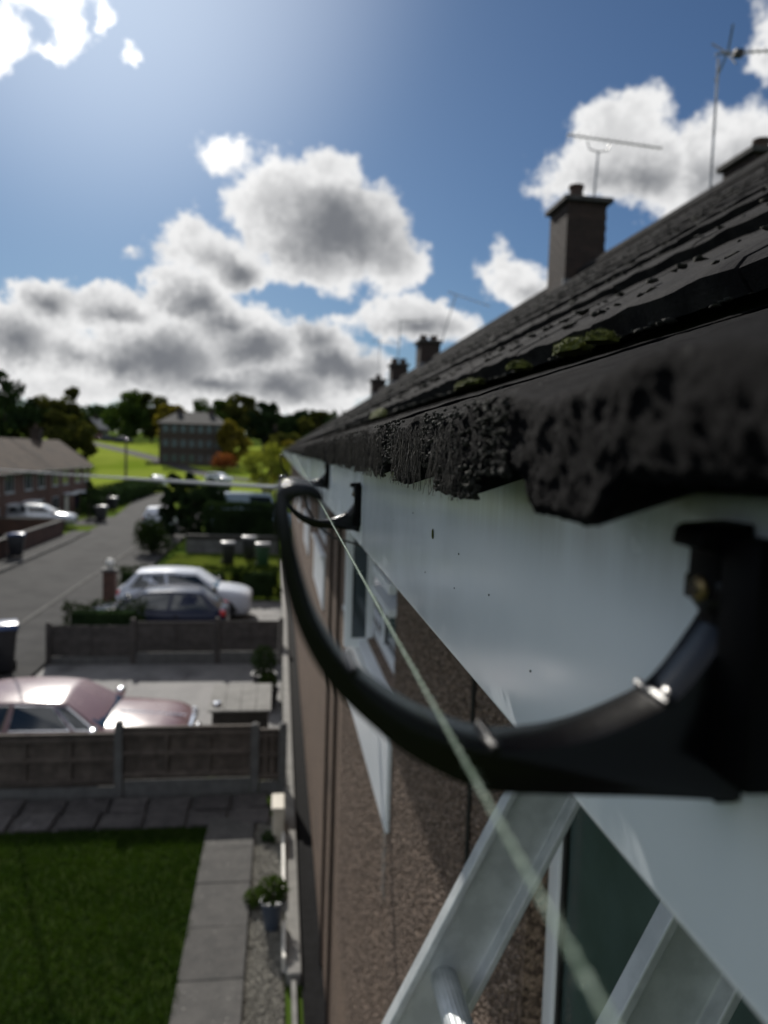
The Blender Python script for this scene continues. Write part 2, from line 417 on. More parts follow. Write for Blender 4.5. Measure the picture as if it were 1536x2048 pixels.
def thing(name, label, cat, loc=(0, 0, 0), rz=0, group=None):
    o = bpy.data.objects.new(name, None)
    o.empty_display_size = .1
    COL.objects.link(o)
    o.location = loc
    o.rotation_euler = (0, 0, rz)
    return tag(o, label, cat, group)


def mesh(name, V, F, smooth=False, sharp=None):
    me = bpy.data.meshes.new(name)
    me.from_pydata([tuple(v) for v in V], [], F)
    me.update()
    if smooth:
        me.polygons.foreach_set('use_smooth', [True] * len(me.polygons))
        if sharp: me.set_sharp_from_angle(angle=R(sharp))
    return me


def quads_mesh(name, V, n=4, smooth=False):
    """V: (k*n,3) array, every n vertices one face"""
    k = len(V) // n
    me = bpy.data.meshes.new(name)
    me.vertices.add(len(V))
    me.vertices.foreach_set('co', np.asarray(V, np.float32).ravel())
    me.loops.add(k * n)
    me.loops.foreach_set('vertex_index', np.arange(k * n, dtype=np.int32))
    me.polygons.add(k)
    me.polygons.foreach_set('loop_start', np.arange(0, k * n, n, dtype=np.int32))
    me.update(calc_edges=True)
    return me


def tri_mesh(name, V, T):
    me = bpy.data.meshes.new(name)
    me.vertices.add(len(V))
    me.vertices.foreach_set('co', np.asarray(V, np.float32).ravel())
    T = np.asarray(T, np.int32)
    me.loops.add(T.size)
    me.loops.foreach_set('vertex_index', T.ravel())
    me.polygons.add(len(T))
    me.polygons.foreach_set('loop_start', np.arange(0, T.size, 3, dtype=np.int32))
    me.update(calc_edges=True)
    return me


class MB:
    """collects shapes (given in the space of `org`'s world) into one mesh"""
    def __init__(self, org=(0, 0, 0)):
        self.V, self.F, self.o = [], [], Vector(org)

    def add(self, V, F):
        k = len(self.V)
        self.V += [Vector(v) - self.o for v in V]
        self.F += [tuple(i + k for i in f) for f in F]
        return self

    def box(self, x0, x1, y0, y1, z0, z1):
        return self.add([(x0, y0, z0), (x1, y0, z0), (x1, y1, z0), (x0, y1, z0), (x0, y0, z1), (x1, y0, z1), (x1, y1, z1), (x0, y1, z1)],
                        [(0, 3, 2, 1), (4, 5, 6, 7), (0, 1, 5, 4), (1, 2, 6, 5), (2, 3, 7, 6), (3, 0, 4, 7)])

    def tube(self, pts, rad, n=8, cap=True):
        pts = [Vector(p) for p in pts]
        if not hasattr(rad, '__len__'): rad = [rad] * len(pts)
        V, F = [], []
        side = None
        for i, p in enumerate(pts):
            d = (pts[min(i + 1, len(pts) - 1)] - pts[max(i - 1, 0)]).normalized()
            if side is None:
                a = Vector((0, 0, 1)) if abs(d.z) < .9 else Vector((1, 0, 0))
                side = d.cross(a).normalized()
            side = (side - d * side.dot(d)).normalized()
            b = d.cross(side)
            for j in range(n):
                t = 2 * math.pi * j / n
                V.append(p + (side * math.cos(t) + b * math.sin(t)) * rad[i])
        for i in range(len(pts) - 1):
            for j in range(n):
                F.append((i * n + j, i * n + (j + 1) % n, (i + 1) * n + (j + 1) % n, (i + 1) * n + j))
        if cap:
            F.append(tuple(range(n - 1, -1, -1)))
            F.append(tuple((len(pts) - 1) * n + j for j in range(n)))
        return self.add(V, F)

    def lathe(self, c, prof, n=16, axis='z'):
        """prof: (radius, height) pairs"""
        V, F = [], []
        for (r_, h) in prof:
            for j in range(n):
                t = 2 * math.pi * j / n
                a, b = r_ * math.cos(t), r_ * math.sin(t)
                V.append({'z': (c[0] + a, c[1] + b, c[2] + h), 'y': (c[0] + a, c[1] + h, c[2] + b), 'x': (c[0] + h, c[1] + a, c[2] + b)}[axis])
        for i in range(len(prof) - 1):
            for j in range(n):
                F.append((i * n + j, i * n + (j + 1) % n, (i + 1) * n + (j + 1) % n, (i + 1) * n + j))
        F.append(tuple(range(n)))
        F.append(tuple((len(prof) - 1) * n + j for j in range(n)))
        return self.add(V, F)

    def prism(self, poly, axis, a, b):
        """poly: 2-D points, extruded along axis between a and b; axis x: (y,z), axis y: (x,z), axis z: (x,y)"""
        n = len(poly)
        put = {'x': lambda p, h: (h, p[0], p[1]), 'y': lambda p, h: (p[0], h, p[1]), 'z': lambda p, h: (p[0], p[1], h)}[axis]
        V = [put(p, a) for p in poly] + [put(p, b) for p in poly]
        F = [tuple(range(n)), tuple(range(2 * n - 1, n - 1, -1))] + [(i, n + i, n + (i + 1) % n, (i + 1) % n) for i in range(n)]
        return self.add(V, F)

    def quad(self, a, b, c, d):
        return self.add([a, b, c, d], [(0, 1, 2, 3)])

    def build(self, name, m, parent=None, smooth=False, sharp=40, bevel=0, seg=2, fix=True):
        me = mesh(name, self.V, self.F)
        if bevel or fix:
            bm = bmesh.new()
            bm.from_mesh(me)
            bmesh.ops.recalc_face_normals(bm, faces=bm.faces)
            if bevel:
                ed = [e for e in bm.edges if len(e.link_faces) == 2 and e.calc_face_angle(0) > R(28)]
                bmesh.ops.bevel(bm, geom=ed, offset=bevel, segments=seg, affect='EDGES', profile=.5, clamp_overlap=True)
            bm.to_mesh(me)
            bm.free()
        if smooth:
            me.polygons.foreach_set('use_smooth', [True] * len(me.polygons))
            me.set_sharp_from_angle(angle=R(sharp))
        return link(name, me, m, parent)


def copy_thing(o, loc=None, rz=None):
    def rec(a, par):
        c = a.copy()
        COL.objects.link(c)
        if par is not None: c.parent = par
        for ch in list(a.children): rec(ch, c)
        return c
    c = rec(o, None)
    if loc is not None: c.location = loc
    if rz is not None: c.rotation_euler = (0, 0, rz)
    return c


def leaf_quads(P, size, flat=0.0):
    """rhombus leaves at the points P"""
    n = len(P)
    a = RNG.normal(size=(n, 3))
    a /= np.linalg.norm(a, axis=1)[:, None]
    b = RNG.normal(size=(n, 3))
    b -= a * (a * b).sum(1)[:, None]
    b /= np.linalg.norm(b, axis=1)[:, None]
    s = size * RNG.uniform(.6, 1.3, (n, 1))
    V = np.empty((n, 4, 3))
    V[:, 0] = P - a * s
    V[:, 1] = P + b * s * .55
    V[:, 2] = P + a * s
    V[:, 3] = P - b * s * .55
    return V.reshape(-1, 3)


def sphere_pts(n, c, r, shell=.55):
    d = RNG.normal(size=(n, 3))
    d /= np.linalg.norm(d, axis=1)[:, None]
    q = RNG.uniform(shell ** 3, 1, (n, 1)) ** (1 / 3)
    return np.array(c) + d * q * np.array(r)


ZG = -4.85      # lawn and path level
ZD = -5.20      # driveways and street, a step lower


def smoothstep(t):
    t = min(1, max(0, t))
    return t * t * (3 - 2 * t)


def T(x, y):
    """height of the land"""
    s = smoothstep((y - 98) / 90)
    base = ZG if (y < 10.72 and x > -5.0) else ZD
    h = base + (.60 - base) * s
    if y > 188: h += .022 * min(y - 188, 300)
    d = smoothstep((-x - 14.6) / 3.5) * smoothstep((y - 30) / 6) * (1 - smoothstep((y - 78) / 20))
    h -= 1.25 * d
    h += 0.8 * smoothstep((-x - 30) / 40) * s
    return h


# ------------------------------------------------------------------ the setting: land, road, paths
def make_land():
    xs = sorted(set(list(np.linspace(-700, -60, 14)) + list(np.arange(-60, 61, 2.0)) + list(np.linspace(60, 700, 14))))
    ys = sorted(set(list(np.linspace(-300, -10, 8)) + list(np.arange(-10, 240, 2.5)) + list(np.linspace(240, 1400, 16))))
    V = [(x, y, T(x, y) - .03) for y in ys for x in xs]
    nx = len(xs)
    F = [(j * nx + i, j * nx + i + 1, (j + 1) * nx + i + 1, (j + 1) * nx + i) for j in range(len(ys) - 1) for i in range(nx - 1)]
    tag(link('ground', mesh('ground', V, F, True), M['land']), 'rough grassy land under the whole street and hillside', 'ground', kind='structure')


def drape(name, line, width, m, lift, label, cat, step=2.0, n=4):
    pts = []
    for (a, b) in zip(line[:-1], line[1:]):
        a, b = Vector(a), Vector(b)
        k = max(1, int((b - a).length / step))
        pts += [a.lerp(b, i / k) for i in range(k)]
    pts.append(Vector(line[-1]))
    # smooth the bends
    for _ in range(6):
        pts = [pts[0]] + [(pts[i - 1] + pts[i] * 2 + pts[i + 1]) / 4 for i in range(1, len(pts) - 1)] + [pts[-1]]
    V, F = [], []
    for i, p in enumerate(pts):
        d = (pts[min(i + 1, len(pts) - 1)] - pts[max(i - 1, 0)]).normalized()
        s = Vector((d.y, -d.x))
        for j in range(n + 1):
            q = p + s * width * (j / n - .5)
            V.append((q.x, q.y, T(q.x, q.y) + lift))
    for i in range(len(pts) - 1):
        for j in range(n):
            F.append((i * (n + 1) + j, (i + 1) * (n + 1) + j, (i + 1) * (n + 1) + j + 1, i * (n + 1) + j + 1))
    return tag(link(name, mesh(name, V, F, True), m), label, cat, kind='structure')


def flat(name, x0, x1, y0, y1, lift, m, label, cat, z=ZG):
    b = MB().box(x0, x1, y0, y1, z - .12, z + lift)
    return tag(b.build(name, m), label, cat, kind='structure')


make_land()
# bright field on the slope
def make_field():
    V, F = [], []
    ys = np.arange(88, 192, 2.0)
    for y in ys:
        xl, xr = -75, 14
        for i in range(46):
            x = xl + (xr - xl) * i / 45
            V.append((x, y, T(x, y) + .03))
    for j in range(len(ys) - 1):
        for i in range(45):
            F.append((j * 46 + i, j * 46 + i + 1, (j + 1) * 46 + i + 1, (j + 1) * 46 + i))
    tag(link('field', mesh('field', V, F, True), M['field']), 'bright green sunlit field rising beyond the street', 'field', kind='structure')


make_field()
drape('road', [(-9.0, -30), (-9.0, 40), (-9.9, 58), (-12.2, 80), (-15.8, 101), (-22, 116), (-45, 128)], 3.7, M['asphalt'], .012, 'grey street running past the houses towards the hill', 'road')
drape('side_road', [(-10.2, 54.5), (-18, 54), (-40, 52)], 6.0, M['asphalt'], .008, 'short side turning off the street to the far side', 'road')
drape('hill_path', [(14, 108), (2, 112), (-9.7, 119), (-23, 144.5), (-36, 165), (-50, 190), (-66, 215)], 3.4, M['footway'], .05, 'pale path climbing diagonally across the green field', 'path')
fw = flat('pavement', -7.05, -5.32, -30, 62, .09, M['footway'], 'dark asphalt pavement on the near side of the street', 'pavement', ZD)
fw2 = flat('far_pavement', -11.95, -10.95, -30, 47, .09, M['footway'], 'narrow asphalt pavement below the far brick wall', 'pavement', ZD)
kb = MB().box(-.065, .065, -.455, .455, 0, .24).build('kerb_stone', M['kerb'], fw, bevel=.012)
kb.location = (-7.12, -3, ZD - .12)
for i in range(1, 66):
    c = kb.copy(); COL.objects.link(c); c.location.y = -3 + i * .917
k2 = kb.copy(); COL.objects.link(k2); k2.parent = fw2; k2.location = (-10.88, 18, ZD - .12)
for i in range(1, 28):
    c = k2.copy(); COL.objects.link(c); c.location.y = 18 + i * .917

# plots in front of the terrace
flat('lawn', -4.9, -.82, -4, 9.68, .03, M['grass_base'], 'dark green front lawn at the bottom left', 'lawn')
path = flat('path', -.82, -.22, -4, 10.0, .0, M['mortar'], 'concrete slab path between the lawn and the gravel', 'path')
path['kind'] = 'structure'
sb = MB().box(-.297, .297, -.3905, .3905, 0, .06).build('paving_slab', M['slab'], path, bevel=.008)
sb.location = (-.52, 4.0, ZG)
for i in range(1, 8):
    c = sb.copy(); COL.objects.link(c); c.location = (-.52, 4.0 + i * .785, ZG + random.uniform(-.004, .006)); c.rotation_euler = (random.uniform(-.008, .008), random.uniform(-.008, .008), random.uniform(-.006, .006))
bed = flat('garden_border', -4.9, -.1, 9.7, 10.6, .0, M['slab_dark'], 'dark border of uneven stone slabs below the near fence', 'border')
for i in range(9):
    for j in range(2):
        w, l = random.uniform(.21, .26), random.uniform(.19, .215)
        s = MB().box(-w, w, -l, l, 0, .05).build('paving_slab', M['slab_dark'], bed, bevel=.012)
        s.location = (-4.6 + i * .54 + random.uniform(-.02, .02), 9.93 + j * .44, ZG - .01 + random.uniform(0, .02))
        s.rotation_euler = (random.uniform(-.02, .02), random.uniform(-.02, .02), random.uniform(-.06, .06))
flat('gravel_bed', -.22, .14, 4, 10.0, .0, M['gravel_bed'], 'narrow grey gravel strip along the house', 'gravel bed')
flat('drive', -5.31, .14, 10.85, 18.6, .01, M['drive'], 'grey paved driveway between the two fences', 'driveway', ZD)
flat('far_drive', -5.31, .14, 18.8, 26.4, .01, M['drive'], 'grey paved driveway under the white and blue cars', 'driveway', ZD)
flat('front_lawn', -4.9, .14, 27.4, 38.2, .03, M['lawn_mid'], 'small green lawn with wheelie bins beyond the parked cars', 'lawn', ZD)
flat('bitumen_strip', .30, .498, 3.4, 33.6, .006, M['tarmac_strip'], 'black bitumen strip along the foot of the terrace wall', 'ground strip')


def make_grass():
    n = 42000
    x = RNG.uniform(-4.88, -.74, n)
    y = RNG.uniform(5.2, 9.66, n)
    rag = np.array([-.80 + .05 * noise.noise(Vector((0, b * 3.0, 4))) + .03 * noise.noise(Vector((2, b * 11.0, 4))) for b in y])
    keep = x < rag
    x, y = x[keep], y[keep]
    n = len(x)
    h = RNG.uniform(.035, .075, n)
    a = RNG.uniform(0, math.pi, n)
    w = .006
    dx, dy = np.cos(a) * w, np.sin(a) * w
    lx, ly = RNG.normal(0, .02, n), RNG.normal(0, .02, n)
    z = np.full(n, ZG + .028)
    V = np.stack([np.stack([x - dx, y - dy, z], 1), np.stack([x + dx, y + dy, z], 1), np.stack([x + lx, y + ly, z + h], 1)], 1).reshape(-1, 3)
    tag(link('grass', quads_mesh('grass', V, 3), M['blade']), 'short dark green grass of the front lawn', 'grass', kind='stuff')


make_grass()


OCT_V = np.array([(1, 0, 0), (-1, 0, 0), (0, 1, 0), (0, -1, 0), (0, 0, 1), (0, 0, -1)], float)
OCT_T = np.array([(0, 2, 4), (2, 1, 4), (1, 3, 4), (3, 0, 4), (2, 0, 5), (1, 2, 5), (3, 1, 5), (0, 3, 5)])


def pebbles(name, P, r, m, parent=None, squash=(1, 1, 1)):
    n = len(P)
    ang = RNG.normal(size=(n, 3, 3))
    q, _ = np.linalg.qr(ang)
    s = r * RNG.uniform(.55, 1.25, (n, 1, 1)) * RNG.uniform(.6, 1.2, (n, 1, 3))
    V = (OCT_V[None] * s) @ q * np.array(squash) + P[:, None]
    Tt = (OCT_T[None] + (np.arange(n) * 6)[:, None, None]).reshape(-1, 3)
    return link(name, tri_mesh(name, V.reshape(-1, 3), Tt), m, parent)


n = 9000
gp = np.stack([RNG.uniform(-.21, .13, n), RNG.uniform(5.6, 9.9, n), np.full(n, ZG + .006)], 1)
tag(pebbles('gravel', gp, .016, M['gravel']), 'loose grey gravel stones beside the terrace wall', 'gravel', kind='stuff')
tag(MB().box(.155, .295, 6.72, 33.5, ZG - .45, ZG + .09).build('concrete_edging', M['plank'], bevel=.012), 'long pale concrete edging beside the black strip along the wall', 'edging')

# ------------------------------------------------------------------ the terrace
XW, XF, XT, XRIDGE, ZRIDGE = .50, .125, .085, 4.15, 2.60
X2, Z2 = .39, .150
TH = math.atan2(ZRIDGE - Z2 - .01, XRIDGE - X2)
GAUGE = .345
SOF = -.144


def tile_mesh(seed):
    """interlocking concrete tile: u up the slope, v along the eaves, n off the roof"""
    rnd = random.Random(seed)
    V, F = [], []
    nv = 13
    us = [0, .012, .12, .26, .42]
    for iu, u in enumerate(us):
        for i in range(nv):
            v = .297 * i / (nv - 1)
            roll = .003 * max(0, math.sin(2 * math.pi * v / .1485 - .6)) ** .8
            nn = .033 - .018 * u / .42 + roll - (.004 if iu == 0 else 0)
            jit = noise.noise(Vector((u * 14 + seed * 9, v * 40, seed))) * .0035
            V.append((u + (noise.noise(Vector((v * 60, seed * 3.1, 2))) * .004 if iu < 2 else 0), v, nn + jit))
    for iu in range(len(us) - 1):
        for i in range(nv - 1):
            F.append((iu * nv + i, (iu + 1) * nv + i, (iu + 1) * nv + i + 1, iu * nv + i + 1))
    k = len(V)
    for i in range(nv):
        v = .297 * i / (nv - 1)
        V.append((.002, v, .004 + noise.noise(Vector((v * 50, seed, 7))) * .003))
    for i in range(nv - 1):
        F.append((k + i, i, i + 1, k + i + 1))
    k2 = len(V)
    V += [(.42, 0, 0), (.42, .297, 0)]
    F.append(tuple([0, k, k2] + [iu * nv for iu in range(len(us) - 1, 0, -1)]))
    F.append(tuple([nv - 1] + [iu * nv + nv - 1 for iu in range(1, len(us))] + [k2 + 1, k + nv - 1]))
    me = mesh('roof_tile', V, F, True, 40)
    me.materials.append(M['tile'])
    return me


TILES = [tile_mesh(i) for i in range(4)]


def eaves_mesh(seed, fine):
    """first-course tile with a thick ribbed front edge; local x,z are the world's, y runs 0..0.298"""
    ny = 150 if fine else 40
    # path of the section: underside back -> front bottom -> front top -> top back
    nf, nt = (26, 30) if fine else (8, 6)
    V = []
    sl = .34
    W = .298
    for i in range(ny + 1):
        y = W * i / ny
        ph = (y % .149) / .149
        rib = max(0.0, min(1.0, min((ph - .18) / .14, (.78 - ph) / .14)))
        rib = smoothstep(rib)
        roll = .003 * math.sin(2 * math.pi * (y / .149) + 1.0)
        zb = -.0055 - .0140 * rib
        zt = .0235 + roll
        prof = [(.32, zb + .31 * sl - XT * 0, 0), (.16, zb + .075 * sl, 0)]
        for j in range(nf + 1):
            t = j / nf
            z = zb + (zt - zb) * t
            rd = .007
            xx = XT
            if zt - z < rd: xx = XT + rd - math.sqrt(max(0, rd * rd - (rd - (zt - z)) ** 2))
            if z - zb < .003: xx += (.003 - (z - zb)) * .7
            prof.append((xx, z, 1))
        for j in range(1, nt + 1):
            t = (j / nt) ** 1.6
            prof.append((XT + .007 + t * .33, zt + (t * .33 + .0) * sl, .5))
        for (x, z, k) in prof:
            p = Vector((x, y + seed * .31, z))
            d = 0
            if k:
                d = noise.fractal(p * 85, .9, 2.1, 6) * .0017 + max(0, noise.noise(p * 38 + Vector((9, 3, 1)))) * .0013
                if fine: d += noise.noise(p * 420) * .0006 + abs(noise.noise(p * 210)) * .0011
                # worn, crumbling lower lip
                if z - zb < .008 and k == 1: z += noise.noise(Vector((y * 160, seed, 4))) * .0018
            V.append((x - (d if k == 1 else 0), y, z + (d * .55 if k == .5 else 0)))
    m = len(prof)
    F = []
    for i in range(ny):
        for j in range(m - 1):
            F.append((i * m + j, i * m + j + 1, (i + 1) * m + j + 1, (i + 1) * m + j))
    F.append(tuple(range(m - 1, -1, -1)))
    F.append(tuple(ny * m + j for j in range(m)))
    me = mesh('eaves_tile', V, F, True, 50)
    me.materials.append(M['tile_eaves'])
    return me


EAVES_FAR = [eaves_mesh(40 + i, False) for i in range(2)]
RIDGE_ME = None


def window(parent, y0, y1, z0, z1, bars, org, sill=True, lights=None, recess=.06):
    """frame, panes and sill set into the wall face x = XW"""
    b = MB(org)
    f = .055
    xa, xb = XW + recess - .02, XW + recess + .045
    b.box(xa, xb, y0, y1, z1 - f, z1).box(xa, xb, y0, y1, z0, z0 + f).box(xa, xb, y0, y0 + f, z0 + f, z1 - f).box(xa, xb, y1 - f, y1, z0 + f, z1 - f)
    for yb in bars: b.box(xa, xb, yb - f * .6, yb + f * .6, z0 + f, z1 - f)
    w = b.build('window', M['upvc'], parent, bevel=.006)
    cuts = [y0 + f] + list(bars) + [y1 - f]
    for i in range(len(cuts) - 1):
        lo = cuts[i] + (f * .6 if i else 0)
        hi = cuts[i + 1] - (f * .6 if i + 1 < len(cuts) - 1 else 0)
        for ga, gb in ((lo + .001, lo + .016), (hi - .016, hi - .001)):
            MB(org).box(xa + .006, xa + .012, ga, gb, z0 + f, z1 - f).build('gasket', M['gasket'], w)
        MB(org).box(xa + .014, xa + .034, lo + .002, hi - .002, z0 + f + .002, z1 - f - .002).build('pane', M['pane_pale'] if y0 < 1 else M['glass'], w)
    if sill:
        MB(org).prism([(XW - .055, z0 - .045), (XW - .055, z0 - .02), (xb, z0 - .003), (xb, z0 - .045)], 'y', y0 - .03, y1 + .03).build('sill', M['upvc'], w, bevel=.004)
    return w


def wall_with_holes(parent, ya, yb, holes, org):
    """wall slab XW..XW+.22 with rectangular openings (y0,y1,z0,z1), openings apart in y"""
    b = MB(org)
    xa, xb = XW, XW + .22
    y = ya
    for (h0, h1, z0, z1) in sorted(holes):
        if h0 > y: b.box(xa, xb, y, h0, ZG - .3, SOF + .12)
        b.box(xa, xb, h0, h1, ZG - .3, z0)
        b.box(xa, xb, h0, h1, z1, SOF + .12)
        y = h1
    b.box(xa, xb, y, yb, ZG - .3, SOF + .12)
    return b.build('wall', M['dash'], parent)


def chimney(parent, x0, x1, y0, y1, zb, zt, org, bricks, pots):
    core = MB(org).box(x0, x1, y0, y1, zb, zt).build('chimney', M['mortar'], parent)
    bw, bh = .215, .065
    cr_ = .075
    nrow = int((zt - zb) / cr_)
    boxes = []
    for k in range(nrow):
        z = zt - (k + 1) * cr_ + .008
        off = (k % 2) * .1125
        for face in range(4):
            a0, a1 = (x0, x1) if face in (0, 1) else (y0, y1)
            if face < 2: a0, a1 = a0 - .006, a1 + .006
            p = a0 - off if face < 2 else a0 - .1125 + off
            while p < a1 - .01:
                s, e = max(a0, p), min(a1, p + bw)
                if e - s > .04:
                    if face == 0: boxes.append((s, e, y0 - .006, y0 + .05, z))
                    elif face == 1: boxes.append((s, e, y1 - .05, y1 + .006, z))
                    elif face == 2: boxes.append((x0 - .006, x0 + .05, max(s, y0 + .052), min(e, y1 - .052), z))
                    else: boxes.append((x1 - .05, x1 + .006, max(s, y0 + .052), min(e, y1 - .052), z))
                p += .225
    boxes = [q for q in boxes if q[1] - q[0] > .02 and q[3] - q[2] > .02]
    if bricks:
        for q in boxes:
            j = random.uniform(-.002, .002)
            MB(org).box(q[0] + j, q[1] + j, q[2] + j, q[3] + j, q[4], q[4] + bh).build('brick', M['brick_old'], core, fix=False)
    else:
        b = MB(org)
        for q in boxes: b.box(q[0], q[1], q[2], q[3], q[4], q[4] + bh)
        tag(b.build('brickwork', M['brick_old'], core, fix=False), kind='stuff')
    b = MB(org).box(x0 - .07, x1 + .07, y0 - .07, y1 + .07, zt, zt + .07)
    b.build('cap', M['cap'], core, bevel=.01)
    for (px, py, pr, ph) in pots:
        MB(org).lathe((px, py, zt + .068), [(pr * 1.1, 0), (pr, .04), (pr * .93, ph - .05), (pr * 1.08, ph - .04), (pr * 1.08, ph), (pr * .8, ph), (pr * .78, ph - .1)], 16).build('chimney_pot', M['pot'], core, True)
    MB(org).box(x0 - .03, x1 + .03, y0 - .035, y0 + .02, zb + .12, zb + .34).build('flashing', M['lead'], core)
    return core


# (label, y0, y1, windows, roof-tile objects, chimney)
HOUSES = [
    ('nearest pebble dashed terraced house whose eaves and white fascia fill the right side', -.9, 5.75, True),
    ('second house of the terrace, its brick chimney standing against a white cloud', 5.75, 11.2, True),
    ('third terraced house from the camera, the one with no chimney at its far end', 11.2, 16.75, False),
    ('fourth terraced house in the row, its squat chimney carrying a leaning aerial', 16.75, 22.4, False),
    ('fifth terraced house in the row, next to last', 22.4, 28.0, False),
    ('last terraced house at the far end of the row', 28.0, 33.8, False),
]
WINS = {0: [(.15, 1.40, -1.35, -.27, ()), (3.15, 5.15, -1.02, -.27, (3.85, 4.5))],
        1: [(8.1, 10.3, -1.08, -.27, (8.8, 9.6))], 2: [(12.4, 14.6, -1.08, -.27, (13.1, 13.9))],
        3: [(17.9, 20.0, -1.08, -.27, (18.6, 19.3))], 4: [(23.5, 25.6, -1.08, -.27, (24.2, 24.9))], 5: [(29.0, 31.2, -1.08, -.27, (29.7, 30.5))]}
HROOT = []
ridge_me = None
for hi, (label, ya, yb, tiles) in enumerate(HOUSES):
    org = (XW, (ya + yb) / 2, ZG)
    h = thing('terraced_house', label, 'house', org, 0, 'houses of the pebble dashed terrace')
    HROOT.append(h)
    L = lambda x, y, z: (x - org[0], y - org[1], z - org[2])
    wall_with_holes(h, ya + .001, yb - .001, [w[:4] for w in WINS[hi]], org)
    for (y0, y1, z0, z1, bars) in WINS[hi]:
        w = window(h, y0, y1, z0, z1, bars, org, sill=not (hi == 0 and y0 < 1))
        if z0 > -1.2:   # white boarded panel below the long bedroom windows
            MB(org).box(XW - .022, XW - .002, y0 - .01, y1 + .01, z0 - .60, z0 - .05).build('panel', M['upvc'], h, bevel=.004)
            if hi == 0:
                b = MB(org)
                # casement standing open
                f = .04
                xa, xb, y = XW - .13, XW + .03, 4.15
                b.box(xa, xb, y, y + .04, z0 - .05, z0 + .0).box(xa, xb, y, y + .04, z1 - .12, z1 - .07)
                b.box(xa, xa + f, y, y + .04, z0, z1 - .12).box(xb - f, xb, y, y + .04, z0, z1 - .12)
                for ta, tb in ((-.60, -.555), (-.70, -.665)):
                    MB(org).box(XW - .03, XW + .07, 3.21, 3.80, ta, tb).build('transom', M['upvc'], w, bevel=.004)
                s = b.build('casement', M['upvc'], w, bevel=.004)
                MB(org).box(xa + f, xb - f, y + .015, y + .025, z0, z1 - .12).build('pane', M['glass'], w)
    if hi == 0:
        MB(org).box(XW - .0035, XW - .0005, 3.22, 3.34, -1.98, -1.63).build('stain', M['stain'], h)
    # two downpipes / cables seen as dark lines on the party wall
    # fascia boards with a butt joint, and the soffit behind them
    cuts = [ya, yb] if hi else [ya, 1.158, yb]
    for a, c in zip(cuts[:-1], cuts[1:]):
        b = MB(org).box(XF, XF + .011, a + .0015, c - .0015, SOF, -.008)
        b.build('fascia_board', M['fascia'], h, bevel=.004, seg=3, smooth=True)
    if hi == 0: MB(org).box(XF + .003, XF + .012, 1.154, 1.162, SOF + .002, -.01).build('joint_strip', M['gasket'], h)
    MB(org).box(XF + .0115, XW - .001, ya + .001, yb - .001, SOF + .002, SOF + .012).build('soffit', M['upvc'], h)
    # roof deck (front and rear slope) under the tiles
    b = MB(org).prism([(.15, -.005), (X2 - .02, Z2 - .04), (XRIDGE, ZRIDGE - .06), (8.2, Z2 - .04), (8.2, Z2 - .14), (XRIDGE, ZRIDGE - .22), (.5, -.03)], 'y', ya, yb)
    roof = b.build('roof', M['deck'], h)
    MB(org).box(7.6, 7.8, ya + .001, yb - .001, ZG - .3, Z2 - .12).build('rear_wall', M['dash'], h)
    # eaves course
    n = int(round((yb - ya) / .30))
    step = (yb - ya) / n
    for i in range(n):
        y = ya + i * step
        if y > 14: break
        fine = hi == 0 and -.4 < y < 1.9
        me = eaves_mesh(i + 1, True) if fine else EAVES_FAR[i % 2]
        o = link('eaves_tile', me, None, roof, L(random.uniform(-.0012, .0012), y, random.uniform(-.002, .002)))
        o.scale.y = (step - .0032) / .298
    if yb > 14:
        V, F = [], []
        b = MB(org)
        y = max(ya, 14.2 if hi == 2 else ya)
        while y < yb - .05:
            b.box(XT, .42, y, min(yb, y + .295), -.006, .024)
            b.V[-4:] = [Vector((v.x, v.y, v.z + (.112 if v.x > .1 - XW + .1 else 0))) for v in b.V[-4:]]
            y += .3
        tag(b.build('eaves_tiles', M['tile'], roof), kind='stuff')
    # main courses
    ncourse = int(math.hypot(XRIDGE - X2, ZRIDGE - Z2) / GAUGE) + 1
    cs, sn = math.cos(TH), math.sin(TH)
    if tiles:
        for k in range(ncourse):
            s = k * GAUGE
            for i in range(n):
                y = ya + i * step + (.5 * step if False else 0)
                x = X2 + cs * s
                z = Z2 + sn * s
                if hi == 0 and y < x * 1.2 - .6: continue        # far outside the view, behind the camera's edge
                o = link('roof_tile', TILES[(i * 7 + k * 3 + random.randint(0, 1)) % 4], None, roof, L(x - .005 * sn, y, z - .012 + random.uniform(-.002, .003)))
                o.rotation_euler = (random.uniform(-.006, .006), -TH + .018 + random.uniform(-.004, .004), random.uniform(-.005, .005))
    else:
        V, Tt = [], []
        vb = np.array([v.co[:] for v in TILES[0].vertices])
        me0 = TILES[0]
        polys = [tuple(p.vertices) for p in me0.polygons]
        FF = []
        rot = np.array(Matrix.Rotation(-TH + .025, 3, 'Y'))
        for k in range(ncourse):
            s = k * GAUGE
            for i in range(n):
                off = np.array(L(X2 + cs * s - .005 * sn, ya + i * step, Z2 + sn * s - .012 + random.uniform(-.002, .003)))
                kk = len(V) * len(vb)
                V.append(vb @ rot.T + off)
                FF += [tuple(a + kk for a in p) for p in polys]
        me = mesh('roof_tiles', np.concatenate(V), FF, True, 40)
        tag(link('roof_tiles', me, M['tile'], roof), kind='stuff')
    # ridge tiles
    if ridge_me is None:
        b = MB()
        pr = [(-.13 * math.cos(t) * 1.0, .13 * math.sin(t)) for t in [math.pi * i / 10 for i in range(11)]]
        inn = [(p[0] * .85, p[1] * .85) for p in reversed(pr)]
        b.prism(pr + inn, 'y', 0, .445)
        o = b.build('ridge_tile', M['tile'], roof, smooth=True)
        ridge_me = o.data
        bpy.data.objects.remove(o)
    m = int((yb - ya) / .45)
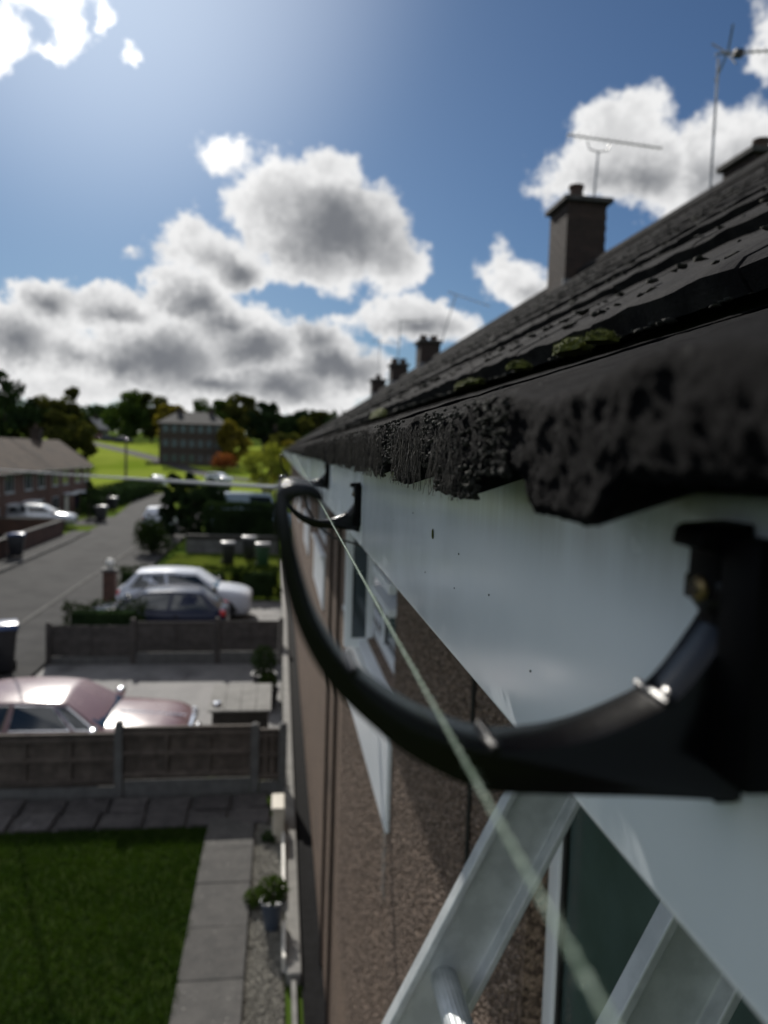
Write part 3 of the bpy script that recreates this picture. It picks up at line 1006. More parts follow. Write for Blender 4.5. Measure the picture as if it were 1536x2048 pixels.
    for i in range(m):
        o = link('ridge_tile', ridge_me, None, roof, L(XRIDGE, ya + i * (yb - ya) / m, ZRIDGE - .045))
        o.rotation_euler = (random.uniform(-.01, .01), 0, random.uniform(-.01, .01))
    if hi == 1:
        chimney(h, 3.87, 4.43, 10.50, 11.195, 2.15, 3.55, org, True, [(4.06, 10.72, .10, .22)])
        chimney(h, 5.55, 6.15, 8.85, 9.50, 1.6, 3.72, org, False, [(5.85, 9.2, .10, .24)])
    if hi == 3: chimney(h, 3.87, 4.43, 21.7, 22.39, 2.25, 3.16, org, False, [(4.0, 22.0, .11, .16), (4.3, 22.0, .11, .16)])
    if hi == 4: chimney(h, 3.87, 4.43, 27.3, 27.99, 2.25, 3.12, org, False, [(4.0, 27.6, .12, .2), (4.3, 27.6, .12, .2)])
    if hi == 5: chimney(h, 3.87, 4.43, 33.1, 33.79, 2.25, 3.10, org, False, [(4.15, 33.4, .12, .2)])

H0 = HROOT[0]
O0 = (XW, (-.9 + 5.75) / 2, ZG)

# real stones proud of the nearest part of the pebble dash
n = 42000
P = np.stack([np.full(n, XW - .002), RNG.uniform(1.42, 3.15, n), RNG.uniform(-2.7, -.26, n)], 1) - np.array(O0)
tag(pebbles('pebbles', P, .0062, M['pebble'], H0, (.75, 1, 1)), kind='stuff')
n = 16000
P = np.stack([np.full(n, XW - .002), RNG.uniform(3.2, 5.6, n), RNG.uniform(-3.6, -1.66, n)], 1) - np.array(O0)
tag(pebbles('pebbles', P, .0075, M['pebble'], H0, (.75, 1, 1)), kind='stuff')

# dark crusts of moss on the roof
def lumps(name, centers, radii, m, parent, org, sub=1, rough=.35, flat_=.55):
    bm = bmesh.new()
    bmesh.ops.create_icosphere(bm, subdivisions=sub, radius=1)
    bv = np.array([v.co[:] for v in bm.verts])
    bt = np.array([[v.index for v in f.verts] for f in bm.faces])
    bm.free()
    V, Tt = [], []
    for i, (c, r_) in enumerate(zip(centers, radii)):
        k = 1 + RNG.normal(0, rough, len(bv)).clip(-.6, .6)
        s = np.array([r_ * RNG.uniform(.7, 1.3), r_ * RNG.uniform(.9, 2.2), r_ * flat_])
        V.append(bv * k[:, None] * s + np.array(c) - np.array(org))
        Tt.append(bt + i * len(bv))
    me = tri_mesh(name, np.concatenate(V), np.concatenate(Tt))
    return link(name, me, m, parent)


cen, rad = [], []
for _ in range(3600):
    k = random.choice([0, 0, 0, 1, 1, 2, 2, 3, 4, 5, 6, 8])
    y = random.uniform(.35, 9.5) if k else random.uniform(.3, 7)
    s = k * GAUGE + random.choice([-.01, -.008, -.004, .02, .1])
    if y < .5: continue
    x, z = X2 + math.cos(TH) * s, Z2 + math.sin(TH) * s + (-.004 if s < k * GAUGE else .03)
    cen.append((x, y, z)); rad.append(random.choice([random.uniform(.003, .009), random.uniform(.004, .014)]) * min(1.6, .30 + .30 * y))
tag(lumps('moss_crust', cen, rad, M['moss_dark'], H0, O0, 1, .25, .45), kind='stuff')

# crumbly growth and hanging root fringe on the front of the eaves tiles, where the camera is focused
cen, rad = [], []
for _ in range(5200):
    y = .28 + abs(random.gauss(0, .6))
    if noise.noise(Vector((y * 9, 3, 1))) < -.15: continue
    z = random.choice([random.uniform(-.02, .024), random.uniform(-.019, -.005)])
    ph = (y % .149) / .149
    if z < -.007 and not (.2 < ph < .76): z = random.uniform(-.007, .02)
    cen.append((XT - .001 + random.uniform(-.001, .003), y, z)); rad.append(random.uniform(.0004, .0014))
tag(lumps('moss_crumbs', cen, rad, M['moss_dark'], H0, O0, 1, .3, .9), kind='stuff')


def fringe(n, ylo, yhi, rad_, name):
    V, F = [], []
    for _ in range(n):
        y = random.uniform(ylo, yhi)
        if noise.noise(Vector((y * 11, 8, 2))) < -.2: continue
        z0 = random.uniform(-.006, .018)
        ln = random.uniform(.006, .026)
        x0 = XT - .002 - random.uniform(0, .003)
        pts = []
        dy, dx = random.gauss(0, .002), random.gauss(-.0005, .001)
        k = 5
        for i in range(k + 1):
            t = i / k
            pts.append(Vector((x0 + dx * t + random.gauss(0, .0004), y + dy * t + random.gauss(0, .0006), max(-.0215, z0 - ln * t))))
        r0 = rad_ * random.uniform(.5, 1.4)
        kk = len(V)
        for i, p in enumerate(pts):
            r_ = r0 * (1 - .6 * i / k)
            for j in range(3):
                a = 2.1 * j
                V.append(p + Vector((math.cos(a) * r_, math.sin(a) * r_, 0)) - Vector(O0))
        for i in range(k):
            for j in range(3):
                F.append((kk + i * 3 + j, kk + i * 3 + (j + 1) % 3, kk + (i + 1) * 3 + (j + 1) % 3, kk + (i + 1) * 3 + j))
    tag(link(name, mesh(name, V, F), M['strand'], H0), kind='stuff')


fringe(1500, .33, 1.3, .00030, 'root_fringe')
fringe(500, 1.2, 2.6, .0005, 'root_fringe')
fringe(90, .4, 1.0, .00055, 'root_fringe')


# green moss cushions along the second course
def cushion(label, y, ly, hgt, x=.368, z=.146):
    bm = bmesh.new()
    bmesh.ops.create_icosphere(bm, subdivisions=4, radius=1)
    V = []
    for v in bm.verts:
        p = v.co.copy()
        k = 1 + noise.fractal(Vector((p.x * 2.2 + y * 7, p.y * 3, p.z * 2.2)), 1, 2, 4) * .28 + noise.noise(p * 7 + Vector((y, 0, 0))) * .12
        v.co = Vector((p.x * .018 * k, p.y * ly * k, max(-.2, p.z) * hgt * k))
    me = bpy.data.meshes.new('moss_cushion')
    bm.to_mesh(me); bm.free()
    o = link('moss_cushion', me, M['moss_green'], None, (x - .012, y, z - .012))
    me.polygons.foreach_set('use_smooth', [True] * len(me.polygons))
    tag(o, label, 'moss', 'green moss cushions on the tile edge')
    # tiny upright shoots
    q = np.array([v.co[:] for v in me.vertices if v.co.z > 0])
    q = q[RNG.integers(0, len(q), 900)]
    d = RNG.normal(0, .0012, (900, 3)); d[:, 2] = RNG.uniform(.0015, .0045, 900)
    w = RNG.normal(0, .0005, (900, 3))
    tag(link('moss_shoots', quads_mesh('moss_shoots', np.stack([q - w, q + w, q + d], 1).reshape(-1, 3), 3), M['moss_green'], o), kind='stuff')


cushion('largest bright green moss cushion on the roof edge', .93, .040, .014)
cushion('small moss cushion touching the near side of the largest one', .84, .018, .010)
cushion('small round green moss tuft left of the largest cushion', 1.14, .022, .010)
cushion('long thin strip of green moss midway along the roof edge', 1.46, .085, .011)
cushion('far blurred moss cushion where the tile edge meets the distant trees', 2.85, .20, .026)
# dark vertical cable and pipes on the wall
for nm, y, r_, lab in (('wall_cable', 1.83, .006, 'thin black cable running down the pebble dash beside the ladder'),
                       ('wall_cable', 6.05, .014, 'first of two dark pipes down the wall between the bedroom windows'),
                       ('wall_cable', 6.95, .014, 'second of two dark pipes down the wall, further from the ladder')):
    o = MB().tube([(XW - r_ - .003, y, SOF), (XW - r_ - .003, y + .005, -1.4), (XW - r_ - .003, y - .004, -2.6), (XW - r_ - .003, y, ZG)], r_, 8).build(nm, M['cable_black'] if r_ < .01 else M['brick_old'], smooth=True)
    tag(o, lab, 'cable' if r_ < .01 else 'pipe')


# ------------------------------------------------------------------ gutter brackets, string line
OUT = [(.0065, -.0112), (.0099, -.0125), (.0108, -.0105), (.0085, -.0080), (.0055, -.0074), (.0025, -.0075), (-.0002, -.0088), (-.0012, -.0119), (-.0004, -.0215), (0.0019, -0.0336), (0.0064, -0.0458), (0.0133, -0.0571), (0.0235, -0.0673), (0.0352, -0.0765), (0.0523, -0.0848), (0.071, -0.0867), (0.0984, -0.0882), (0.1243, -0.0901)]
INN = [(0.1243, -0.030), (.1145, -.031), (0.1143, -0.0374), (0.1205, -0.04), (0.1142, -0.05), (0.1077, -0.0587), (0.1025, -0.0633), (0.0917, -0.0685), (0.081, -0.0723), (0.0703, -0.0743), (0.0571, -0.0744), (0.0439, -0.0702), (0.031, -0.0636), (0.0182, -0.0534), (0.0105, -0.0421), (0.006, -0.0299), (0.0034, -0.019), (.0027, -.014), (.0041, -.0119)]


def spline(pts, k=5, closed=False):
    out = []
    n = len(pts)
    for i in range(n - 1):
        p0, p1, p2, p3 = [Vector(pts[max(0, min(n - 1, i + d))]) for d in (-1, 0, 1, 2)]
        for j in range(k):
            t = j / k
            out.append(.5 * ((2 * p1) + (p2 - p0) * t + (2 * p0 - 5 * p1 + 4 * p2 - p3) * t * t + (3 * p1 - p0 - 3 * p2 + p3) * t ** 3))
    out.append(Vector(pts[-1]))
    return [tuple(p) for p in out]


def bracket(label, y):
    g = thing('gutter_bracket', label, 'gutter bracket', (XF, y, -.05), 0, 'black gutter brackets screwed to the fascia')
    org = (XF, y, -.05)
    poly = spline(OUT, 5) + INN[:3] + spline(INN[3:], 5)
    MB(org).prism(poly, 'y', y, y + .018).build('hanger', M['black'], g, smooth=True, sharp=35, bevel=.0007)
    # plate on the fascia with the hooked clip at its top
    MB(org).prism([(.1242, -.0812), (.1242, -.0185), (.1145, -.0185), (.1145, -.0812)], 'y', y - .016, y + .001).build('flange', M['black_matt'], g, smooth=True, sharp=35, bevel=.0012)
    b = MB(org).prism([(.1243, -.0915), (.1243, -.0155), (.1119, -.0165), (.1095, -.0176), (.1088, -.0224), (.1144, -.0236), (.1142, -.0302), (.1143, -.037), (.118, -.041), (.118, -.0915)], 'y', y + .0015, y + .0165)
    b.build('back_plate', M['black_matt'], g, smooth=True, sharp=35, bevel=.0009)
    # bars across the channel
    for (cx, cz, ang, m) in ((.0565, -.0745, .0, 'r'), (.1025, -.0632, .72, 'r'), (.0190, -.0540, -.82, 'r')):
        t = Vector((math.cos(ang), 0, math.sin(ang)))
        nn = Vector((-math.sin(ang), 0, math.cos(ang)))
        c = Vector((cx, y, cz))
        bb = MB(org)
        A = [c + t * s + nn * h for s, h in ((-.0012, -.001), (.0012, -.001), (.0010, .0016), (-.0010, .0016))]
        bb.add([a + Vector((0, -.0006, 0)) for a in A] + [a + Vector((0, .0186, 0)) for a in A],
               [(0, 1, 2, 3), (7, 6, 5, 4), (0, 4, 5, 1), (1, 5, 6, 2), (2, 6, 7, 3), (3, 7, 4, 0)])
        bb.build('rib', M['black'], g, bevel=.0004)
    # brass screw through the plate
    s = MB(org).lathe((.1141, y + .009, -.034), [(.0001, -.0018), (.0022, -.0016), (.0034, -.0008), (.0036, 0), (.0036, .0006)], 14, 'x').build('screw', M['brass'], g, smooth=True)
    MB(org).box(.1121, .1126, y + .0085, y + .0095, -.0362, -.0318).build('slot', M['gasket'], s)
    MB(org).box(.1121, .1126, y + .0068, y + .0112, -.0345, -.0335).build('slot', M['gasket'], s)
    return g


g0 = bracket('large black gutter bracket close to the camera, framing the white fascia', .185)
for lab, y, dz in (('second black gutter bracket, blurred at the fascia joint', 1.18, -.031), ('third small black gutter bracket, furthest along the eaves', 1.95, -.004)):
    c = copy_thing(g0, (XF, y, -.05 + dz))
    c['label'] = lab


def twine():
    """two twisted strands with a halo of fibres"""
    a, b = Vector((.0452, -.30, -.084)), Vector((.0330, 1.953, -.0085))
    d = (b - a)
    L_ = d.length
    d.normalize()
    s = d.cross(Vector((0, 0, 1))).normalized()
    u = d.cross(s)
    V, F = [], []
    pitch, rr_, st = .0115, .00032, .00022
    n = int(L_ / (pitch / 12))
    for k in range(2):
        kk = len(V)
        for i in range(n + 1):
            t = i / n
            ang = 2 * math.pi * (L_ * t / pitch) + k * math.pi
            c = a + d * L_ * t + (s * math.cos(ang) + u * math.sin(ang)) * rr_
            for j in range(5):
                q = 2 * math.pi * j / 5
                V.append(c + (s * math.cos(q) + u * math.sin(q)) * st)
        for i in range(n):
            for j in range(5):
                F.append((kk + i * 5 + j, kk + i * 5 + (j + 1) % 5, kk + (i + 1) * 5 + (j + 1) % 5, kk + (i + 1) * 5 + j))
    o = tag(link('string_line', mesh('string_line', V, F, True), M['twine']), 'taut pale green twine stretched through the gutter brackets', 'string')
    n = 2600
    t = RNG.uniform(.02, .62, (n, 1))
    p = np.array(a) + np.array(d) * (t * L_)
    dr = RNG.normal(size=(n, 3))
    dr /= np.linalg.norm(dr, axis=1)[:, None]
    ln = RNG.uniform(.0009, .003, (n, 1))
    w = RNG.normal(0, .00006, (n, 3))
    tag(link('fibres', quads_mesh('fibres', np.stack([p - w, p + w, p + dr * ln], 1).reshape(-1, 3), 3), M['twine'], o), kind='stuff')


twine()
tag(MB().tube([(.038, 1.22, -.062), (.045, 1.22, -.09), (.062, 1.21, -.118), (.085, 1.2, -.134), (.108, 1.19, -.139), (.124, 1.18, -.143), (.134, 1.175, -.147)], .0016, 8).build('thin_cable', M['cable_black'], smooth=True), 'thin black cable looping below the second bracket to the fascia edge', 'cable')
sp_ = MB()
for (yy, zz, r_) in ((.5205, -.0683, .0006), (.53, -.094, .0005), (.44, -.082, .0006), (.71, -.055, .0007), (.83, -.072, .0006), (.36, -.105, .0006), (.64, -.10, .0004)):
    sp_.lathe((XF - .0002, yy, zz), [(.0001, -.0005), (r_, -.0003), (r_, .0004)], 7, 'x')
for v in sp_.V: v -= Vector(O0)
tag(sp_.build('dirt_specks', M['gasket'], H0), kind='stuff')
b = MB()
b.lathe((.1246, .6114, -.0641), [(.0004, -.0012), (.0018, -.0009), (.0022, 0)], 10, 'x')
for v in b.V: v.z = -.0641 + (v.z + .0641) * 1.9 + (v.y - .6114) * .4
tag(b.build('seed_husk', M['moss_green'], smooth=True), 'tiny grey green seed husk stuck on the white fascia', 'seed husk')

# ------------------------------------------------------------------ ladder
def ladder():
    lean = .49
    top, bot = -.44, ZG + .03
    cx = lambda z: .417 + lean * (z + .55)
    root = thing('ladder', 'aluminium ladder leaning on the pebble dashed wall under the eaves', 'ladder', (cx(bot), .93, ZG))
    org = (cx(bot), .93, ZG)
    d = Vector((cx(top) - cx(bot), 0, top - bot)).normalized()
    a = Vector((d.z, 0, -d.x))
    for (yc, sgn) in ((1.15, -1), (.72, -1)):
        prof = [(-.057, 0), (-.057, .028), (-.046, .028), (-.0445, .005), (.0445, .005), (.046, .028), (.057, .028), (.057, 0)]
        p0, p1 = Vector((cx(bot), yc, bot)), Vector((cx(top), yc, top))
        b = MB(org)
        n = len(prof)
        V = [p0 + a * s + Vector((0, -t, 0)) for s, t in prof] + [p1 + a * s + Vector((0, -t, 0)) for s, t in prof]
        b.add(V, [tuple(range(n)), tuple(range(2 * n - 1, n - 1, -1))] + [(i, n + i, n + (i + 1) % n, (i + 1) % n) for i in range(n)])
        st = b.build('stile', M['alu'], root, bevel=.002)
        MB(org).box(cx(bot) - .06, cx(bot) + .05, yc - .04, yc + .012, ZG + .002, ZG + .05).build('foot', M['tyre'], st, bevel=.006)
    k = 0
    z = -.835
    while z > ZG + .2:
        V = []
        prof = [(.021 * math.cos(t) * (1 + .035 * (i % 2)), .021 * math.sin(t) * (1 + .035 * (i % 2))) for i, t in enumerate([2 * math.pi * j / 44 for j in range(44)])]
        c = Vector((cx(z), 0, z))
        b = MB(org)
        n = len(prof)
        V = [c + a * s + d * t + Vector((0, 1.146, 0)) for s, t in prof] + [c + a * s + d * t + Vector((0, .694, 0)) for s, t in prof]
        b.add(V, [tuple(range(n)), tuple(range(2 * n - 1, n - 1, -1))] + [(i, n + i, n + (i + 1) % n, (i + 1) % n) for i in range(n)])
        b.build('rung', M['alu'], root)
        z -= .252 * d.z


ladder()


# ------------------------------------------------------------------ aerials
def aerial(label, base, top, boom_a, boom_b, nel, ell, reflector=False, bracket_x=None):
    r = thing('tv_aerial', label, 'aerial', base)
    MB(base).tube([base, Vector(base).lerp(Vector(top), .5), top], .016, 8).build('mast', M['steel'], r, smooth=True)
    A, B = Vector(boom_a), Vector(boom_b)
    MB(base).tube([A, B], .011, 6).build('boom', M['steel'], r)
    d = (B - A).normalized()
    s = Vector((d.y, -d.x, 0)).normalized()
    for i in range(nel):
        c = A.lerp(B, (i + .5) / nel)
        l = ell * (1 - .35 * i / nel)
        MB(base).tube([c - s * l, c + s * l], .005, 5).build('element', M['steel'], r)
    if reflector:
        u = d.cross(s)
        for q in ((s + u) * .75, (s - u) * .75):
            c = A + d * .16
            MB(base).tube([c - q * .3 - d * .05, c, c + q * .3 - d * .05], .011, 5).build('reflector', M['steel'], r)
        c = A + d * .3
        MB(base).box(c.x - .05, c.x + .05, c.y - .04, c.y + .04, c.z - .05, c.z + .03).build('dipole_box', M['trim'], r)
    if bracket_x is not None:
        MB(base).box(min(base[0], bracket_x) - .08, bracket_x, base[1] - .02, base[1] + .02, base[2] + .11, base[2] + .15).build('mast_bracket', M['steel'], r)
    return r


a1 = aerial('long flat television aerial on a short mast above the brick chimney', (4.43, 11.0, 3.62), (4.47, 11.0, 4.44), (3.99, 11.0, 4.64), (5.44, 11.0, 4.57), 16, .12)
MB((4.43, 11.0, 3.62)).tube([(4.30, 11, 4.58), (4.33, 11, 4.47), (4.47, 11, 4.44), (4.61, 11, 4.47), (4.64, 11, 4.56)], .01, 6).build('cradle', M['steel'], a1)
aerial('tall television aerial with crossed reflector rods at the upper right', (5.21, 9.2, 3.05), (5.215, 9.2, 4.94), (5.17, 9.2, 4.99), (6.3, 9.2, 5.16), 12, .10, True, 5.55)
aerial('leaning television aerial on the squat far chimney', (4.40, 22.1, 2.75), (4.94, 22.2, 4.60), (4.70, 22.2, 4.70), (5.97, 22.2, 4.36), 10, .14)
aerial('faint upright aerial with a sideways boom behind the fifth chimney', (4.1, 27.5, 3.15), (4.15, 27.5, 4.75), (4.15, 27.5, 4.7), (5.1, 27.5, 4.8), 6, .14)
aerial('faint short aerial above the last chimney', (4.15, 33.3, 3.15), (4.15, 33.3, 4.9), (3.8, 33.3, 4.8), (5.0, 33.3, 4.75), 6, .15)

# overhead line
pts = []
A, B = Vector((.12, 5.0, -.245)), Vector((-13.0, 36.0, -1.17))
for i in range(41):
    t = i / 40
    p = A.lerp(B, t)
    p.z -= .03 * 4 * t * (1 - t)
    pts.append(p)
tag(MB().tube(pts, .017, 6).build('overhead_cable', M['cable_grey'], smooth=True), 'grey overhead telephone cable crossing the street to the eaves', 'cable')


def telegraph_pole(label, x, y, h, r_, steps=True):
    z = T(x, y)
    g = thing('telegraph_pole', label, 'pole', (x, y, z))
    MB((x, y, z)).tube([(x, y, z - .3), (x, y, z + h * .5), (x, y, z + h)], [r_, r_ * .88, r_ * .72], 12).build('post', M['pole'], g, smooth=True)
    MB((x, y, z)).lathe((x, y, z + h), [(r_ * .8, 0), (r_ * .8, .04), (.01, .09)], 12).build('cap', M['lead'], g)
    for k in range(5):
        zz = z + h * .45 + k * .45
        MB((x, y, z)).box(x - .22, x + .22, y - .012, y + .012, zz, zz + .024).build('step', M['steel'], g)


telegraph_pole('wooden telegraph pole standing at the foot of the green field', -18.3, 96.0, 5.9, .16)
telegraph_pole('wooden telegraph pole in the far front garden carrying the overhead cable', -13.0, 36.0, 4.1, .13)


# ------------------------------------------------------------------ fences
def fence(label, y, spans, h, wood, board_w, post_h, horizontal=False, mp=None, ZG=ZG):
    """spans: (x0, x1, top offset); posts stand between the spans"""
    x0, x1 = spans[0][0], spans[-1][1]
    f = thing('fence', label, 'fence', ((x0 + x1) / 2, y, ZG))
    org = ((x0 + x1) / 2, y, ZG)
    xs = [spans[0][0]] + [s[1] for s in spans]
    for i, x in enumerate(xs):
        dz = spans[min(i, len(spans) - 1)][2]
        b = MB(org).box(x - .055, x + .055, y - .05, y + .05, ZG - .2, ZG + post_h + dz)
        b.prism([(x - .055, ZG + post_h + dz), (x + .055, ZG + post_h + dz), (x, ZG + post_h + dz + .03)], 'y', y - .05, y + .05)
        b.build('post', mp or M['conc_post'], f, bevel=.006)
    for (a, c, dz) in spans:
        a, c = a + .06, c - .06
        MB(org).box(a, c, y - .022, y + .022, ZG - .05, ZG + .17 + dz).build('gravel_board', M['conc_post'], f, bevel=.004)
        z0, z1 = ZG + .18 + dz, ZG + h + dz
        if horizontal:
            n = int((z1 - z0) / board_w)
            for k in range(n):
                za = z0 + k * (z1 - z0) / n
                t = random.uniform(-.002, .002)
                MB(org).prism([(y - .012 + t, za), (y - .002 + t, za), (y + .004 + t, za + board_w + .012), (y - .002 + t, za + board_w + .012)], 'x', a, c).build('board', wood, f, fix=False)
            for q in (a + .02, (a + c) / 2, c - .02):
                MB(org).box(q - .02, q + .02, y - .032, y - .013, z0, z1).build('batten', wood, f)
        else:
            n = int(round((c - a) / board_w))
            w = (c - a) / n
            for k in range(n):
                xa = a + k * w
                j = random.uniform(-.006, .006)
                MB(org).prism([(xa - .004, y + .0), (xa + w + .008, y + .008), (xa + w + .008, y + .014), (xa - .004, y + .018)], 'z', z0, z1 - .03 + j).build('board', wood, f, fix=False)
            for zz in (z0 + .05, (z0 + z1) / 2 - .02, z1 - .12):
                MB(org).prism([(y - .04, zz), (y - .002, zz), (y - .002, zz + .06), (y - .04, zz + .045)], 'x', a, c).build('rail', wood, f)
            for xq in (a + (c - a) / 3, a + 2 * (c - a) / 3):
                MB(org).box(xq - .022, xq + .022, y - .035, y - .003, z0 + .02, z1 - .04).build('batten', wood, f)
        MB(org).box(a, c, y - .03, y + .03, z1 - .028, z1).build('capping', wood, f, bevel=.004)
    return f


fence('low brown board fence with concrete posts in front of the pink car', 10.7, [(-5.85, -3.98, -.02), (-3.98, -2.11, -.02), (-2.11, -.26, .06), (-.26, .13, .0)], .93, M['fence_wood'], .105, .99)
fence('dark weathered board fence between the driveway and the blue car', 18.7, [(-5.3, -3.38, .0), (-3.38, -1.41, .10), (-1.41, .12, .12)], .92, M['fence_grey'], .12, .98, True, M['fence_grey'], ZD)


# ------------------------------------------------------------------ cars
def wheel(parent, x, y, r_, w, side, org=(0, 0, 0)):
    b = MB().lathe((x, y, r_), [(r_ * .62, -w / 2), (r_ * .92, -w / 2), (r_, -w * .35), (r_, w * .35), (r_ * .92, w / 2), (r_ * .62, w / 2)], 24, 'y')
    t = b.build('wheel', M['tyre'], parent, True)
    b = MB().lathe((x, y + side * w * .18, r_), [(.02, -w * .25), (r_ * .63, -w * .25), (r_ * .63, w * .3), (r_ * .56, w * .31), (r_ * .5, w * .15), (.05, w * .22)][:] if side > 0 else
                   [(.05, -w * .22), (r_ * .5, -w * .15), (r_ * .56, -w * .31), (r_ * .63, -w * .3), (r_ * .63, w * .25), (.02, w * .25)], 20, 'y')
    b.build('rim', M['rim'], t, True)


def make_car(label, pm, L, W, H, belt, hood, rear_deck, cab, loc, rz, cat='car', saloon=False, classic=False, van=False, detail=True, name='parked_car', clear=.2, group='parked cars'):
    """local x forward, origin at the ground under the middle. hood/rear_deck: heights at nose and tail;
    cab = (windscreen foot x, windscreen top x, rear window top x, rear window foot x) measured from the middle"""
    c = thing(name, label, cat, loc, rz, group)
    hw = W / 2
    ns = 26
    xs = [-L / 2 + L * (.5 - .5 * math.cos(math.pi * i / (ns - 1))) for i in range(ns)]
    xf0, xf1, xr1, xr0 = cab
    V, F = [], []
    prof_n = None
    for x in xs:
        e = min(1, (L / 2 - abs(x)) / (.09 * L))
        q = math.sqrt(max(0, 1 - (1 - e) ** 2))
        w = hw * (.80 + .20 * q) * (1 - .05 * (abs(x) / (L / 2)) ** 2)
        if x > xf0: top = belt + (hood - belt) * ((x - xf0) / (L / 2 - xf0)) ** (1.7 if not classic else 1.2)
        elif x < xr0: top = belt + (rear_deck - belt) * ((xr0 - x) / (xr0 + L / 2)) ** 1.5
        else: top = belt
        top -= (.16 if classic else .10) * (1 - q)
        zl = clear + .10 * (1 - q)
        half = [(0, zl), (w * .86, zl), (w * .97, zl + .08), (w, zl + (top - zl) * .45), (w * .985, top - .16), (w * .955, top - .06), (w * .88, top - .012), (w * .6, top + .018), (0, top + .028)]
        sec = [(y, z) for y, z in half] + [(-y, z) for y, z in reversed(half[1:-1])]
        prof_n = len(sec)
        V += [(x, y, z) for y, z in sec]
    for i in range(ns - 1):
        for j in range(prof_n):
            F.append((i * prof_n + j, i * prof_n + (j + 1) % prof_n, (i + 1) * prof_n + (j + 1) % prof_n, (i + 1) * prof_n + j))
    F.append(tuple(range(prof_n)))
    F.append(tuple((ns - 1) * prof_n + j for j in range(prof_n)))
    MB().add(V, F).build('body', pm, c, smooth=True, sharp=45)
    # cabin: arched roof, pillars in paint, glass set a few millimetres proud
    wb, wt = hw * .88, hw * (.70 if not van else .82)
    zb = belt - .02
    nu, nv = 12, 9
    def roofz(u, v): return H - (.05 if not classic else .035) * (2 * u - 1) ** 2 - .035 * (2 * v - 1) ** 2
    b = MB()
    V, F = [], []
    for i in range(nu):
        u = i / (nu - 1)
        for j in range(nv):
            v = j / (nv - 1)
            V.append((xf1 + (xr1 - xf1) * u, (2 * v - 1) * wt * (1 - .06 * (2 * u - 1) ** 2), roofz(u, v)))
    for i in range(nu - 1):
        for j in range(nv - 1):
            F.append((i * nv + j, i * nv + j + 1, (i + 1) * nv + j + 1, (i + 1) * nv + j))
    # skirts from the roof edge down to the belt line
    k = len(V)
    edge = [0 * nv + j for j in range(nv)] + [i * nv + nv - 1 for i in range(1, nu)] + [(nu - 1) * nv + j for j in range(nv - 2, -1, -1)] + [i * nv for i in range(nu - 2, 0, -1)]
    for e in edge:
        i, j = divmod(e, nv)
        u, v = i / (nu - 1), j / (nv - 1)
        V.append((xf0 + (xr0 - xf0) * u, (2 * v - 1) * wb, zb))
    ne = len(edge)
    for q in range(ne):
        F.append((edge[q], k + q, k + (q + 1) % ne, edge[(q + 1) % ne]))
    b.add(V, F).build('cabin', pm, c, smooth=True, sharp=38)
    ctr = Vector(((xf0 + xr0) / 2, 0, zb))

    def glass(name, P4, inset=(.07, .07, .1, .1)):
        """P4: bottom-left, bottom-right, top-right, top-left"""
        a, b_, c_, d_ = [Vector(p) for p in P4]
        l, r_, bo, to = inset
        def at(s, t): return (a.lerp(b_, s)).lerp(d_.lerp(c_, s), t)
        n = (b_ - a).cross(d_ - a).normalized()
        if n.dot((a + c_) / 2 - ctr) < 0: n = -n
        fr = [at(l, bo), at(1 - r_, bo), at(1 - r_, 1 - to), at(l, 1 - to)]
        m_ = MB()
        m_.add([p + n * .008 for p in fr] + [p - n * .02 for p in fr], [(0, 1, 2, 3), (7, 6, 5, 4), (0, 4, 5, 1), (1, 5, 6, 2), (2, 6, 7, 3), (3, 7, 4, 0)])
        m_.build(name, M['cglass'], c)
    zt = H - .075
    glass('windscreen', [(xf0, wb, zb), (xf0, -wb, zb), (xf1, -wt * .95, zt - .02), (xf1, wt * .95, zt - .02)], (.05, .05, .06, .04))
    glass('rear_window', [(xr0, -wb, zb), (xr0, wb, zb), (xr1, wt * .95, zt - .02), (xr1, -wt * .95, zt - .02)], (.09, .09, .12, .08))
    for s in (1, -1):
        def pt(u, t):
            return Vector((xf0 + (xr0 - xf0) * u, s * wb, zb)).lerp(Vector((xf1 + (xr1 - xf1) * u, s * wt * (1 - .06 * (2 * u - 1) ** 2), H - .035 - .05 * (2 * u - 1) ** 2)), t)
        cuts = [0.04, .16, .52, .56, .90] if classic else [.05, .50, .54, .93]
        segs = [(.04, .15), (.18, .52), (.56, .84)] if classic else [(.05, .50), (.535, .92)]
        if van: segs = [(.05, .40)]
        for (u0, u1) in segs:
            glass('side_window', [pt(u0, .10), pt(u1, .10), pt(u1, .86), pt(u0, .86)], (.01, .01, 0, 0))
            if classic:
                A = [pt(u0, .08), pt(u1, .08), pt(u1, .88), pt(u0, .88), pt(u0, .08)]
                MB().tube([p + Vector((0, s * .008, 0)) for p in A], .012, 6).build('window_trim', M['chrome'], c, True)
        # mirror
        m_ = MB().lathe((xf0 - .12, s * (hw + .07), belt + .04), [(.02, -.1), (.075, -.07), (.085, .0), (.06, .09), (.02, .1)], 10, 'y')
        m_.build('mirror', M['trim'] if not classic else M['chrome'], c, True)
    rad = .31 if not van else .33
    for sx in (L * .30, -L * .29):
        for s in (1, -1):
            wheel(c, sx, s * (hw - .10), rad, .205, s)
            arch = MB()
            pr = [(sx + (rad + .05) * math.cos(t), rad + (rad + .05) * math.sin(t)) for t in [math.pi * i / 14 for i in range(15)]]
            pin = [(sx + (rad + .005) * math.cos(t), rad + (rad + .005) * math.sin(t)) for t in [math.pi * i / 14 for i in range(14, -1, -1)]]
            arch.prism(pr + pin, 'y', s * (hw - .12), s * (hw + .006)).build('wheel_arch', M['trim'], c)
